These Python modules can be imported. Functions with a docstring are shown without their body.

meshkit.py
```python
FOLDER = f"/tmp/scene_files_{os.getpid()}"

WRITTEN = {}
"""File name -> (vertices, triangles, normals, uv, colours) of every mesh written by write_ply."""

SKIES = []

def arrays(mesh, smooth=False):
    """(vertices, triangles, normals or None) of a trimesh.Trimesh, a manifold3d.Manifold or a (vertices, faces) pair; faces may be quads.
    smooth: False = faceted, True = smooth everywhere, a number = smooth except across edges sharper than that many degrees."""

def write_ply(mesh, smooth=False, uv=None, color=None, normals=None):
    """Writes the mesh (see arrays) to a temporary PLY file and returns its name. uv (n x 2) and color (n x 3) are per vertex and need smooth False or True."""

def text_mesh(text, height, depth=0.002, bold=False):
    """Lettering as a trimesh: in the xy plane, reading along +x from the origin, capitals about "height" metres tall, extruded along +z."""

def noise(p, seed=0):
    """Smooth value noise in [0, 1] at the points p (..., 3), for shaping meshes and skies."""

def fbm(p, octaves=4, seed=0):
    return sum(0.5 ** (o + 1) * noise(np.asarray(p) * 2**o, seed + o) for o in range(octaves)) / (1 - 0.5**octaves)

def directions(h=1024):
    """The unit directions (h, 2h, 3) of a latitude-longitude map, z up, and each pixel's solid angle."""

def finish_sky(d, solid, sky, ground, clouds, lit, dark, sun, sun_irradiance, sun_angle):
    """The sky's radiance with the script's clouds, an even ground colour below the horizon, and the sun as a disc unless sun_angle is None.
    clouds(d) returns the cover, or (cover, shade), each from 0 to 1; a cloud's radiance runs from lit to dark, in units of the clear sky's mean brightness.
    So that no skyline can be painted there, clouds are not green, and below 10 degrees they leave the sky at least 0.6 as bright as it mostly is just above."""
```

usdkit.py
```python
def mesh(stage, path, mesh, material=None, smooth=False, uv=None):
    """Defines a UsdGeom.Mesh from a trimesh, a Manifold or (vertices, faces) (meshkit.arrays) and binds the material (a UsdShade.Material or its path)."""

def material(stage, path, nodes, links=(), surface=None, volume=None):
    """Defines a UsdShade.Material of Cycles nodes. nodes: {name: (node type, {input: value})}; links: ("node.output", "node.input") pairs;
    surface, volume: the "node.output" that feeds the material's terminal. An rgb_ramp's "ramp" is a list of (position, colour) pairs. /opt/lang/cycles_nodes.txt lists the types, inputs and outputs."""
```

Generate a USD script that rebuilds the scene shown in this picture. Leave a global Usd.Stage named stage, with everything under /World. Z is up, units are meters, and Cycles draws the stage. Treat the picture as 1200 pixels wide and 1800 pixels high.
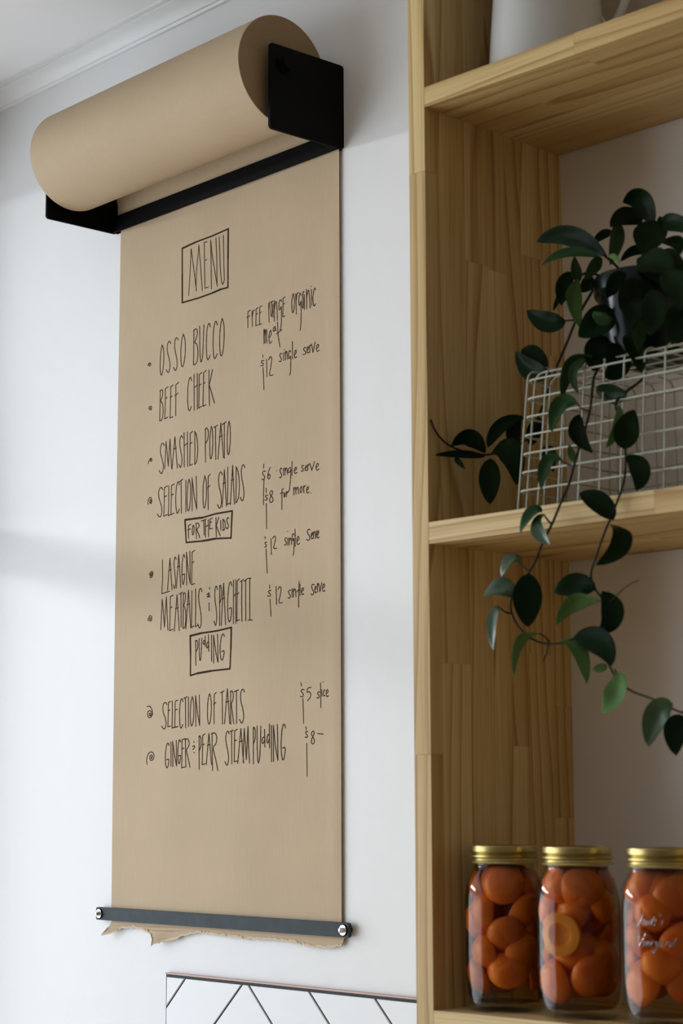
import math, random
import numpy as np, trimesh, usdkit, meshkit
from pxr import Usd, UsdGeom, UsdLux, UsdShade, Gf, Sdf
from shapely.geometry import LineString, Polygon, MultiLineString, box as sbox
from shapely.ops import polygonize, unary_union

random.seed(7)
RNG = np.random.default_rng(7)
stage = Usd.Stage.CreateInMemory()
UsdGeom.SetStageUpAxis(stage, UsdGeom.Tokens.z)
UsdGeom.SetStageMetersPerUnit(stage, 1.0)
UsdGeom.Xform.Define(stage, '/World')
UsdGeom.Scope.Define(stage, '/World/Looks')
PI = math.pi

# ------------------------------------------------------------------ camera
YAW, PITCH, ROLL = [math.radians(a) for a in (48.08, 8.56, -0.197)]
fw = np.array([-math.sin(YAW)*math.cos(PITCH), math.cos(YAW)*math.cos(PITCH), math.sin(PITCH)])
rt = np.array([math.cos(YAW), math.sin(YAW), 0.0])
up = np.cross(rt, fw)
rt2 = math.cos(ROLL)*rt + math.sin(ROLL)*up
up2 = -math.sin(ROLL)*rt + math.cos(ROLL)*up
CAM = np.array([0.0, -1.7591, 1.30])
cam = UsdGeom.Camera.Define(stage, '/World/camera')
m = np.eye(4); m[0, :3] = rt2; m[1, :3] = up2; m[2, :3] = -fw; m[3, :3] = CAM
cam.AddTransformOp().Set(Gf.Matrix4d(*m.ravel().tolist()))
cam.CreateHorizontalApertureAttr(24.0); cam.CreateVerticalApertureAttr(36.0)
cam.CreateFocalLengthAttr(3406.0/1200*24.0)
cam.CreateClippingRangeAttr(Gf.Vec2f(0.05, 100))
cam.CreateFStopAttr(8.5); cam.CreateFocusDistanceAttr(2.80)
cam.CreateExposureAttr(-0.04)

# ------------------------------------------------------------------ light: overcast daylight through the sash window in the left wall
def rect_light(name, pos, target, w, h, color, intensity):
    l = UsdLux.RectLight.Define(stage, '/World/' + name)
    z = np.array(pos, float) - np.array(target, float); z /= np.linalg.norm(z)
    x = np.cross([0, 0, 1.0], z); x /= np.linalg.norm(x); y = np.cross(z, x)
    mm = np.eye(4); mm[0, :3] = x; mm[1, :3] = y; mm[2, :3] = z; mm[3, :3] = pos
    l.AddTransformOp().Set(Gf.Matrix4d(*mm.ravel().tolist()))
    l.CreateWidthAttr(w); l.CreateHeightAttr(h)
    l.CreateColorAttr(Gf.Vec3f(*color)); l.CreateIntensityAttr(intensity)
    return l
dome = UsdLux.DomeLight.Define(stage, '/World/sky')
dome.CreateColorAttr(Gf.Vec3f(0.82, 0.90, 1.0)); dome.CreateIntensityAttr(0.6)
WX = -2.97                       # inner face of the left wall
WY0, WY1, WZ0, WZ1 = -4.20, -0.05, 0.12, 2.40     # window opening
# the strip of bright sky seen between the eave and the neighbouring roofs
rect_light('sky_strip_light', (-6.2, -2.3, 2.47), (-2.97, -0.5, 1.76), 3.0, 0.22, (0.95, 0.97, 1.0), 34.0)
# the broad daylight of the garden outside the panes
rect_light('daylight_light', (-4.5, -2.70, 0.85), (-2.2, -1.50, 1.10), 4.4, 2.0, (0.93, 0.96, 1.0), 2.7)

# ------------------------------------------------------------------ helpers
_used = {}
def numbered(path):
    k = _used.get(path, 0); _used[path] = k + 1
    return path if k == 0 else '%s_%03d' % (path, k)
def P(x): return x.GetPath().pathString if hasattr(x, 'GetPath') else x
def data(prim, **kw):
    for k, v in kw.items():
        if v: prim.SetCustomDataByKey(k, v)
def obj(name, mesh, mat, parent=None, smooth=False, label=None, cat=None, group=None, kind=None):
    path = numbered((P(parent) if parent is not None else '/World') + '/' + name)
    g = usdkit.mesh(stage, path, mesh, mat, smooth=smooth).GetPrim()
    data(g, label=label, category=cat, group=group, kind=kind)
    return g
def thing(name, label, cat, loc=(0, 0, 0), rotz=0.0, group=None, kind=None):
    x = UsdGeom.Xform.Define(stage, numbered('/World/' + name))
    x.AddTranslateOp().Set(Gf.Vec3d(*map(float, loc)))
    if rotz: x.AddRotateZOp().Set(float(rotz))
    data(x.GetPrim(), label=label, category=cat, group=group, kind=kind)
    return x.GetPrim()
def bx(x0, x1, y0, y1, z0, z1):
    b = trimesh.creation.box(extents=(x1-x0, y1-y0, z1-z0))
    b.apply_translation(((x0+x1)/2, (y0+y1)/2, (z0+z1)/2)); return b
def cat_(ms): return trimesh.util.concatenate(ms)
def extr(poly, depth):
    ps = getattr(poly, 'geoms', [poly])
    return cat_([trimesh.creation.extrude_polygon(p, depth, engine='earcut') for p in ps])
def lathe(profile, n=48, shape=None):
    pr = np.array(profile, float); a = np.arange(n)*2*PI/n
    v = np.zeros((len(pr), n, 3))
    v[..., 0] = pr[:, 0, None]*np.cos(a); v[..., 1] = pr[:, 0, None]*np.sin(a); v[..., 2] = pr[:, 1, None]
    f = []
    for i in range(len(pr)-1):
        for j in range(n):
            k = (j+1) % n
            f += [(i*n+j, i*n+k, (i+1)*n+k), (i*n+j, (i+1)*n+k, (i+1)*n+j)]
    t = trimesh.Trimesh(v.reshape(-1, 3), f, process=False)
    t.merge_vertices(); t.update_faces(t.nondegenerate_faces()); return t
def spline(pts, n):
    from scipy.interpolate import CubicSpline
    p = np.array(pts, float); s = np.r_[0, np.cumsum(np.linalg.norm(np.diff(p, axis=0), axis=1))]
    return CubicSpline(s, p)(np.linspace(0, s[-1], n))
def tube(pts, r, sides=8, close=True):
    p = np.array(pts, float); n = len(p)
    r = np.full(n, r) if np.ndim(r) == 0 else np.array(r)
    t = np.gradient(p, axis=0); t /= np.linalg.norm(t, axis=1, keepdims=True) + 1e-12
    u = np.cross(t[0], [0, 0, 1.0] if abs(t[0][2]) < .9 else [1.0, 0, 0]); u /= np.linalg.norm(u)
    v = []; a = np.arange(sides)*2*PI/sides
    for i in range(n):
        u = u - t[i]*(u@t[i]); u /= np.linalg.norm(u); w = np.cross(t[i], u)
        v.append(p[i] + r[i]*(np.cos(a)[:, None]*u + np.sin(a)[:, None]*w))
    v = np.vstack(v); f = []
    for i in range(n-1):
        for j in range(sides):
            k = (j+1) % sides
            f += [(i*sides+j, i*sides+k, (i+1)*sides+k), (i*sides+j, (i+1)*sides+k, (i+1)*sides+j)]
    if close:
        c0 = len(v); v = np.vstack([v, p[0], p[-1]])
        for j in range(sides):
            k = (j+1) % sides
            f += [(c0, k, j), (c0+1, (n-1)*sides+j, (n-1)*sides+k)]
    return trimesh.Trimesh(v, f, process=False)
def grid_faces(nu, nv):
    f = []
    for i in range(nu-1):
        for j in range(nv-1):
            a = i*nv+j; f += [(a, a+nv, a+nv+1), (a, a+nv+1, a+1)]
    return f

# ------------------------------------------------------------------ materials
L = '/World/Looks/'
def mat(name, nodes, links=(), surface='p.BSDF'): return usdkit.material(stage, L+name, nodes, links, surface=surface)
def plain(name, color, rough=0.5, metal=0.0, spec=0.5, noise=0.0, scale=30.0, bump=0.0, bscale=60.0):
    nd = {'p': ('principled_bsdf', {'base_color': color, 'roughness': rough, 'metallic': metal, 'specular_ior_level': spec})}
    ln = []
    if noise or bump: nd['g'] = ('geometry', {})
    if noise:
        nd['n'] = ('noise_texture', {'scale': scale, 'detail': 4.0})
        lo = [c*(1-noise) for c in color]; hi = [min(1, c*(1+noise)) for c in color]
        nd['r'] = ('rgb_ramp', {'ramp': [(0.3, lo), (0.7, hi)]})
        ln += [('g.position', 'n.vector'), ('n.fac', 'r.fac'), ('r.color', 'p.base_color')]
    if bump:
        nd['b'] = ('noise_texture', {'scale': bscale, 'detail': 5.0})
        nd['bp'] = ('bump', {'strength': bump, 'distance': 0.002})
        ln += [('g.position', 'b.vector'), ('b.fac', 'bp.height'), ('bp.normal', 'p.normal')]
    return mat(name, nd, ln)
M_WALL = plain('wall_paint', (0.71, 0.71, 0.71), 0.55, bump=0.35, bscale=22.0)
M_CEIL = plain('ceiling_paint', (0.80, 0.79, 0.79), 0.7, bump=0.1)
M_TRIM = plain('trim_paint', (0.68, 0.68, 0.675), 0.45)
M_DIM = plain('room_paint', (0.33, 0.28, 0.235), 0.8)
M_FLOOR = plain('floor_boards', (0.56, 0.42, 0.27), 0.5, noise=0.2, scale=8.0)
M_BLACK = plain('black_steel', (0.003, 0.003, 0.0035), 0.6, spec=0.06)
M_BAR = plain('tear_bar_steel', (0.030, 0.040, 0.046), 0.55, spec=0.15, noise=0.2, scale=60.0)
M_BOLT = plain('bright_bolt', (0.75, 0.75, 0.74), 0.25, 1.0)
M_INK = plain('marker_ink', (0.048, 0.033, 0.026), 0.9, spec=0.0)
M_GROUT = plain('dark_grout', (0.008, 0.008, 0.012), 0.7)
M_TILE = plain('white_tile_glaze', (0.66, 0.67, 0.68), 0.3)
M_COPPER = plain('trim_copper', (0.42, 0.26, 0.20), 0.4)
M_BACK = plain('back_panel_paint', (0.84, 0.81, 0.77), 0.6, bump=0.05)
M_JUG = plain('jug_glaze', (0.60, 0.60, 0.58), 0.18)
M_WIRE = plain('wire_enamel', (0.46, 0.465, 0.375), 0.45)
M_POT = plain('pot_glaze', (0.003, 0.008, 0.009), 0.2, spec=0.2)
M_SOIL = plain('soil', (0.02, 0.013, 0.008), 0.95, noise=0.5, scale=150.0)
M_GOLD = plain('lid_gold', (0.46, 0.37, 0.15), 0.34, 1.0)
M_STEM = plain('stem_bark', (0.020, 0.015, 0.008), 0.6, spec=0.15)

def paper(name, rough=0.62):
    return mat(name, {'g': ('geometry', {}),
        'mp': ('mapping', {'scale': (60.0, 60.0, 6.0)}), 'n': ('noise_texture', {'scale': 4.0, 'detail': 6.0, 'roughness': 0.6}),
        'n2': ('noise_texture', {'scale': 9.0, 'detail': 3.0}),
        'r': ('rgb_ramp', {'ramp': [(0.25, (0.478, 0.362, 0.236)), (0.75, (0.500, 0.381, 0.252))]}),
        'r2': ('rgb_ramp', {'ramp': [(0.3, (0.95, 0.95, 0.95)), (0.7, (1.0, 1.0, 1.0))]}),
        'mx': ('mix', {'mix_type': 'multiply', 'fac': 1.0}),
        'bp': ('bump', {'strength': 0.04, 'distance': 0.001}),
        'p': ('principled_bsdf', {'roughness': rough, 'specular_ior_level': 0.12})},
        [('g.position', 'mp.vector'), ('mp.vector', 'n.vector'), ('g.position', 'n2.vector'), ('n.fac', 'r.fac'), ('n2.fac', 'r2.fac'),
         ('r.color', 'mx.color1'), ('r2.color', 'mx.color2'), ('mx.color', 'p.base_color'), ('n.fac', 'bp.height'), ('bp.normal', 'p.normal')])
M_PAPER = paper('kraft_paper')
M_ROLLEND = mat('roll_end', {'t': ('geometry', {}), 'sub': ('vector_math', {'math_type': 'subtract', 'vector2': (-1.97, -0.0979, 2.3088)}),
    'mp': ('mapping', {'scale': (0.0, 1.0, 1.0)}), 'ln': ('vector_math', {'math_type': 'length'}), 'w': ('noise_texture', {'dimensions': '1D', 'scale': 900.0, 'detail': 2.0}),
    'r': ('rgb_ramp', {'ramp': [(0.3, (0.19, 0.125, 0.062)), (0.7, (0.23, 0.155, 0.08))]}), 'p': ('principled_bsdf', {'roughness': 0.8})},
    [('t.position', 'sub.vector1'), ('sub.vector', 'mp.vector'), ('mp.vector', 'ln.vector1'), ('ln.value', 'w.w'), ('w.fac', 'r.fac'), ('r.color', 'p.base_color')])

def wood(name, vertical):
    """Laminated pine: growth rings round a pith line that runs along the stave, each stave cut from another place (object_info.random)."""
    # object coordinates -> (across, across, along)
    rot = (0.0, 0.0, 0.0) if vertical else (0.0, -PI/2, 0.0)
    nd = {'t': ('texture_coordinate', {}), 'o': ('object_info', {}),
        'rot': ('mapping', {'rotation': rot}),
        'k': ('white_noise_texture', {'dimensions': '1D'}),
        'off': ('vector_math', {'math_type': 'multiply_add', 'vector2': (0.16, 0.16, 3.0)}),
        'sc': ('mapping', {'scale': (1.0, 1.0, 0.085)}),
        'wob': ('noise_texture', {'scale': 9.0, 'detail': 2.0, 'roughness': 0.4}),
        'wv': ('vector_math', {'math_type': 'multiply_add', 'vector2': (0.14, 0.14, 0.0)}),
        'wave': ('wave_texture', {'wave_type': 'rings', 'rings_direction': 'z', 'profile': 'saw', 'scale': 17.0, 'distortion': 1.0, 'detail': 1.0, 'detail_scale': 1.0}),
        'fmp': ('mapping', {'scale': (380.0, 380.0, 7.0)}), 'fib': ('noise_texture', {'scale': 1.0, 'detail': 2.0}),
        'r': ('rgb_ramp', {'ramp': [(0.0, (0.690, 0.525, 0.262)), (0.5, (0.655, 0.488, 0.228)), (0.80, (0.560, 0.386, 0.158)), (0.94, (0.420, 0.255, 0.092)), (1.0, (0.655, 0.488, 0.23))]}),
        'fr': ('rgb_ramp', {'ramp': [(0.28, (0.80, 0.77, 0.72)), (0.55, (0.97, 0.965, 0.96)), (0.75, (1.0, 1.0, 1.0))]}),
        'tone': ('rgb_ramp', {'ramp': [(0.0, (1.08, 1.08, 1.05)), (0.35, (0.98, 0.94, 0.86)), (0.7, (0.88, 0.79, 0.66)), (1.0, (1.06, 1.02, 0.95))]}),
        'm1': ('mix', {'mix_type': 'multiply', 'fac': 1.0}), 'm2': ('mix', {'mix_type': 'multiply', 'fac': 1.0}),
        'bp': ('bump', {'strength': 0.08, 'distance': 0.0006}),
        'p': ('principled_bsdf', {'roughness': 0.5, 'specular_ior_level': 0.35})}
    ln = [('t.object', 'rot.vector'), ('o.random', 'k.w'), ('k.color', 'off.vector1'), ('rot.vector', 'off.vector3'),
        ('off.vector', 'sc.vector'), ('sc.vector', 'wob.vector'), ('wob.color', 'wv.vector1'), ('sc.vector', 'wv.vector3'), ('wv.vector', 'wave.vector'),
        ('wave.fac', 'r.fac'), ('off.vector', 'fmp.vector'), ('fmp.vector', 'fib.vector'), ('fib.fac', 'fr.fac'),
        ('r.color', 'm1.color1'), ('fr.color', 'm1.color2'), ('o.random', 'tone.fac'), ('m1.color', 'm2.color1'), ('tone.color', 'm2.color2'),
        ('m2.color', 'p.base_color'), ('fib.fac', 'bp.height'), ('bp.normal', 'p.normal')]
    return mat(name, nd, ln)
M_WOODV, M_WOODH = wood('pine_upright', True), wood('pine_shelf', False)

def clear(name, tint, rough, ior=1.5, base=0.0):
    return mat(name, {'t': ('transparent_bsdf', {'color': tint}), 'g': ('glossy_bsdf', {'color': (1, 1, 1), 'roughness': rough}),
        'f': ('fresnel', {'IOR': ior}), 'a': ('math', {'math_type': 'add', 'value2': base, 'use_clamp': True}), 'm': ('mix_closure', {}),
        'ge': ('geometry', {}), 'nb': ('math', {'math_type': 'subtract', 'value1': 1.0}), 'x': ('math', {'math_type': 'multiply'})},
        [('f.fac', 'a.value1'), ('ge.backfacing', 'nb.value2'), ('a.value', 'x.value1'), ('nb.value', 'x.value2'), ('x.value', 'm.fac'), ('t.BSDF', 'm.closure1'), ('g.BSDF', 'm.closure2')], surface='m.closure')
M_PANE = clear('window_glass', (0.97, 0.98, 0.98), 0.0)
M_GLASS = clear('jar_glass', (0.985, 0.99, 0.985), 0.03, ior=1.36)
M_EMBOSS = clear('embossed_glass', (0.95, 0.96, 0.95), 0.10, base=0.22)
M_SYRUP = clear('syrup', (0.93, 0.75, 0.52), 0.05, ior=1.02)
def fruit_mat(name, c0, c1):
    return mat(name, {'t': ('texture_coordinate', {}), 'o': ('object_info', {}), 'n': ('noise_texture', {'scale': 60.0, 'detail': 3.0}),
        'r': ('rgb_ramp', {'ramp': [(0.25, c0), (0.75, c1)]}), 'h': ('hsv', {}), 'v': ('map_range', {'from_min': 0.0, 'from_max': 1.0, 'to_min': 0.75, 'to_max': 1.15}),
        'p': ('principled_bsdf', {'roughness': 0.38, 'subsurface_weight': 0.25, 'subsurface_radius': (1.0, 0.35, 0.1), 'subsurface_scale': 0.006})},
        [('t.object', 'n.vector'), ('n.fac', 'r.fac'), ('r.color', 'h.color'), ('o.random', 'v.value'), ('v.result', 'h.value'), ('h.color', 'p.base_color')])
M_FRUIT = fruit_mat('apricot_skin', (0.74, 0.15, 0.012), (0.86, 0.27, 0.025))
M_FLESH = fruit_mat('apricot_flesh', (0.78, 0.34, 0.07), (0.85, 0.42, 0.10))
def leaf_mat(name, c, rough, spec=0.12):
    return mat(name, {'p': ('principled_bsdf', {'base_color': c, 'roughness': rough, 'specular_ior_level': spec}), 'tr': ('translucent_bsdf', {'color': tuple(min(1, x*1.6) for x in c)}),
        'm': ('mix_closure', {'fac': 0.15})}, [('p.BSDF', 'm.closure1'), ('tr.BSDF', 'm.closure2')], surface='m.closure')
M_LEAF = {'d': leaf_mat('leaf_dark', (0.007, 0.019, 0.006), 0.34, 0.06), 'm': leaf_mat('leaf_mid', (0.026, 0.062, 0.020), 0.30), 'g': leaf_mat('leaf_glossy', (0.035, 0.085, 0.030), 0.30, 0.9), 'p': leaf_mat('leaf_pale', (0.10, 0.19, 0.055), 0.36)}

# ------------------------------------------------------------------ measured outlines
TEAR = [(-2.4806, 1.1248), (-2.4848, 1.1144), (-2.495, 1.102), (-2.4772, 1.1063), (-2.4653, 1.1102), (-2.4551, 1.114), (-2.4448, 1.1153), (-2.4258, 1.117), (-2.4128, 1.1159), (-2.4012, 1.1139), (-2.3869, 1.1121), (-2.3754, 1.1084), (-2.3683, 1.103), (-2.366, 1.094), (-2.3471, 1.0999), (-2.3195, 1.1045), (-2.3031, 1.1102), (-2.2855, 1.1134), (-2.2653, 1.116), (-2.2454, 1.1169), (-2.2256, 1.1154), (-2.206, 1.1155), (-2.1802, 1.1136), (-2.1548, 1.1132), (-2.126, 1.1138), (-2.0989, 1.1144), (-2.0746, 1.114), (-2.0506, 1.1129), (-2.0328, 1.1108), (-2.0152, 1.1094), (-2.0012, 1.1094), (-1.9862, 1.1094), (-1.969, 1.1118), (-1.9554, 1.1139), (-1.9508, 1.123)]
WRITING = {
 'menu': ('',
  [[(-23006,20696),(-22978,21035),(-22957,21427),(-22895,21141),(-22811,20730)],[(-22825,20790),(-22821,21002),(-22762,21441),(-22712,21061),(-22669,20705)],[(-22562,21448),(-22633,21454),(-22605,20729),(-22522,20736)],[(-22604,21165),(-22568,21175)],[(-22451,20689),(-22462,21090),(-22479,21460),(-22438,21206),(-22312,20701)],[(-22319,20751),(-22329,21142),(-22354,21469)],[(-22277,21464),(-22245,20962),(-22215,20746),(-22188,20704),(-22149,20765),(-22164,21026),(-22180,21467)]],
  [(-23188,21482),(-22828,21505),(-22441,21513),(-22068,21542),(-22068,21086),(-22066,20635),(-22229,20640),(-22431,20621),(-22752,20608),(-23169,20617),(-23179,21077),(-23188,21482)]),
 'osso bucco': ('O,-23750,-23632,19558,20048 S,-23584,-23450,19578,20080 S,-23390,-23262,19575,20099 O,-23210,-23066,19591,20115 B,-22878,-22748,19586,20148 U,-22732,-22616,19592,20164 C,-22574,-22463,19594,20173 C,-22417,-22297,19587,20175 O,-22263,-22133,19596,20185',
  [[(-24064,19788),(-24040,19814),(-24003,19823),(-23977,19788),(-24014,19764),(-24045,19800),(-24015,19805)]],
  []),
 'beef cheek': ('B,-23738,-23632,18850,19348 E,-23609,-23511,18865,19358 E,-23468,-23378,18852,19365 F,-23338,-23235,18868,19380 C,-23022,-22903,18885,19414 H,-22864,-22751,18883,19440 E,-22740,-22658,18898,19436 E,-22640,-22554,18908,19448 K,-22520,-22347,18897,19442',
  [[(-24031,19095),(-24002,19128),(-23957,19121),(-23947,19082),(-23981,19057),(-24011,19084),(-23989,19103),(-23971,19089)]],
  []),
 'smashed potato': ('S,-23740,-23594,18017,18496 M,-23595,-23390,18065,18530 A,-23402,-23246,18050,18543 S,-23223,-23116,18044,18543 H,-23100,-22982,18042,18575 E,-22951,-22869,18046,18564 D,-22834,-22741,18049,18553 P,-22584,-22487,18047,18574 O,-22476,-22384,18069,18573 T,-22380,-22282,18060,18572 A,-22282,-22135,18060,18590 T,-22180,-22079,18050,18592 O,-22068,-21978,18075,18591',
  [[(-24029,18222),(-24005,18267),(-23957,18308),(-23924,18278),(-23936,18245),(-23970,18255),(-23966,18288),(-23946,18274)]],
  []),
 'selection of salads': ('S,-23777,-23619,17347,17812 E,-23607,-23498,17350,17809 L,-23486,-23378,17343,17808 E,-23419,-23319,17354,17815 C,-23300,-23188,17347,17843 T,-23201,-23106,17344,17861 I,-23054,-23012,17352,17838 O,-23012,-22906,17344,17843 N,-22895,-22755,17350,17862 O,-22629,-22525,17343,17845 F,-22514,-22441,17324,17854 S,-22282,-22162,17309,17863 A,-22174,-22062,17325,17885 L,-22051,-21973,17348,17907 A,-21984,-21873,17339,17917 D,-21862,-21762,17353,17887 S,-21752,-21642,17356,17903',
  [[(-24022,17584),(-24011,17657),(-23962,17693),(-23917,17661),(-23919,17594),(-23953,17584),(-23978,17616),(-23964,17652),(-23934,17641),(-23938,17604),(-23958,17609)]],
  []),
 'for the kids': ('F,-22981,-22899,16942,17148 O,-22876,-22818,16980,17131 R,-22795,-22679,16918,17154 T,-22661,-22531,16953,17182 H,-22569,-22469,16917,17173 E,-22463,-22388,17028,17184 K,-22326,-22202,16897,17187 I,-22207,-22184,16989,17130 D,-22153,-22086,16974,17143 S,-22073,-22006,16989,17155',
  [[(-21965,17009),(-21952,17005)]],
  [(-23049,17232),(-22613,17219),(-22317,17243),(-21932,17241),(-21946,17032),(-21955,16844),(-22313,16872),(-22631,16868),(-23014,16885),(-23033,17064),(-23049,17232)]),
 'lasagne': ('L,-23643,-23409,16164,16678 A,-23489,-23354,16200,16687 S,-23335,-23260,16213,16697 A,-23260,-23137,16215,16726 G,-23129,-23038,16244,16718 N,-23014,-22904,16244,16747 E,-22885,-22802,16234,16746',
  [[(-23962,16484),(-23937,16523),(-23879,16530),(-23860,16490),(-23890,16436),(-23936,16436),(-23947,16475),(-23912,16510),(-23883,16492),(-23895,16455),(-23926,16466),(-23903,16487)]],
  []),
 'meatballs spaghetti': ('M,-23656,-23445,15598,16106 E,-23425,-23325,15586,16119 A,-23305,-23164,15569,16118 T,-23182,-23091,15622,16144 B,-23084,-23005,15594,16140 A,-23018,-22884,15587,16162 L,-22879,-22811,15595,16145 L,-22787,-22720,15599,16167 S,-22734,-22619,15568,16171 S,-22345,-22263,15582,16174 P,-22221,-22162,15579,16179 A,-22181,-22064,15581,16195 G,-22041,-21914,15600,16211 H,-21902,-21821,15584,16223 E,-21817,-21741,15615,16226 T,-21741,-21657,15602,16209 T,-21650,-21570,15610,16211 I,-21530,-21503,15610,16210',
  [[(-23985,15773),(-23968,15833),(-23917,15857),(-23878,15827),(-23883,15781),(-23928,15762),(-23954,15794),(-23934,15823),(-23904,15813),(-23913,15786)],[(-22448,16161),(-22450,16134)],[(-22513,16058),(-22442,16089),(-22489,16049),(-22430,16047),(-22525,16022),(-22434,16022)],[(-22459,15931),(-22458,15818)],[(-21568,16214),(-21488,16212)],[(-21546,15612),(-21460,15606)]],
  []),
 'pudding': ('P,-22783,-22711,15028,15404 U,-22695,-22623,15089,15420 d,-22608,-22536,15297,15451 d,-22527,-22455,15218,15460 I,-22410,-22379,15067,15454 N,-22362,-22233,15039,15455 G,-22210,-22082,15060,15459',
  [],
  [(-22903,15473),(-22638,15497),(-22283,15505),(-21934,15532),(-21943,15207),(-21959,14934),(-22394,14928),(-22727,14909),(-22895,14884),(-22894,15191),(-22903,15473)]),
 'selection of tarts': ('S,-23608,-23459,14111,14518 E,-23449,-23370,14146,14523 L,-23344,-23252,14123,14528 E,-23278,-23186,14131,14535 C,-23164,-23066,14108,14560 T,-23057,-22969,14114,14575 I,-22960,-22915,14132,14572 O,-22905,-22799,14129,14572 N,-22777,-22659,14131,14592 O,-22498,-22382,14141,14599 F,-22344,-22273,14156,14607 T,-22189,-22087,14145,14624 A,-22087,-21949,14147,14648 R,-21955,-21857,14137,14623 T,-21863,-21751,14144,14623 S,-21742,-21615,14139,14632',
  [[(-23981,14466),(-23914,14483),(-23852,14420),(-23827,14349),(-23893,14292),(-23961,14314),(-23973,14385),(-23912,14413),(-23851,14374),(-23870,14321),(-23924,14333),(-23922,14369),(-23884,14362),(-23897,14342)]],
  []),
 'ginger and pear steam pudding': ('G,-23515,-23393,13527,13911 I,-23374,-23341,13561,13918 N,-23328,-23210,13553,13936 G,-23204,-23113,13585,13952 E,-23106,-23016,13530,13960 R,-23029,-22887,13539,13963 P,-22690,-22626,13505,13997 E,-22611,-22532,13571,14014 A,-22517,-22376,13569,14020 R,-22400,-22220,13481,14035 S,-22072,-21959,13546,14046 T,-21959,-21868,13569,14052 E,-21859,-21777,13596,14059 A,-21777,-21626,13575,14065 M,-21656,-21492,13573,14089 P,-21432,-21373,13560,14084 U,-21349,-21255,13568,14090 d,-21250,-21167,13793,14040 d,-21144,-21065,13777,14111 I,-21050,-21016,13582,14091 N,-21007,-20891,13589,14101 G,-20848,-20728,13592,14110',
  [[(-23964,13599),(-23982,13665),(-23940,13763),(-23850,13791),(-23782,13740),(-23797,13671),(-23871,13649),(-23905,13693),(-23883,13742),(-23825,13727),(-23838,13682),(-23872,13688),(-23858,13712)],[(-22806,13908),(-22800,13900)],[(-22834,13843),(-22793,13850),(-22786,13826),(-22830,13792)],[(-22804,13753),(-22795,13745)]],
  []),
 'free range organic meat': ('F,-21622,-21529,19930,20186 r,-21510,-21435,19929,20178 E,-21417,-21352,19925,20189 E,-21337,-21268,19924,20200 r,-21127,-21066,19921,20226 a,-21076,-21012,19974,20233 n,-21003,-20915,19910,20222 g,-20903,-20821,19749,20223 E,-20809,-20746,19939,20228 o,-20615,-20535,19944,20241 r,-20526,-20455,19928,20242 g,-20464,-20394,19674,20235 a,-20385,-20327,19960,20238 n,-20297,-20204,19960,20246 i,-20187,-20166,19990,20225 c,-20162,-20082,19962,20240 m,-21234,-21151,19618,19840 e,-21126,-21038,19598,19796 a,-21024,-20956,19761,19832 t,-20938,-20812,19507,19888',
  [[(-20183,20269),(-20178,20264)]],
  []),
 '12 single serve a': ('1,-21168,-21146,19117,19378 2,-21124,-21009,19114,19416 s,-20883,-20820,19289,19414 i,-20793,-20770,19294,19413 n,-20752,-20695,19296,19426 g,-20686,-20620,19056,19431 l,-20597,-20584,19285,19538 e,-20561,-20496,19286,19403 s,-20371,-20289,19303,19409 e,-20285,-20236,19309,19408 r,-20228,-20184,19314,19422 v,-20184,-20098,19303,19445 e,-20089,-20011,19297,19405 s,-21302,-21216,19300,19378',
  [[(-21247,19460),(-21244,19423)],[(-21241,19273),(-21229,19103),(-21218,18940)],[(-20761,19453),(-20754,19447)]],
  []),
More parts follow.
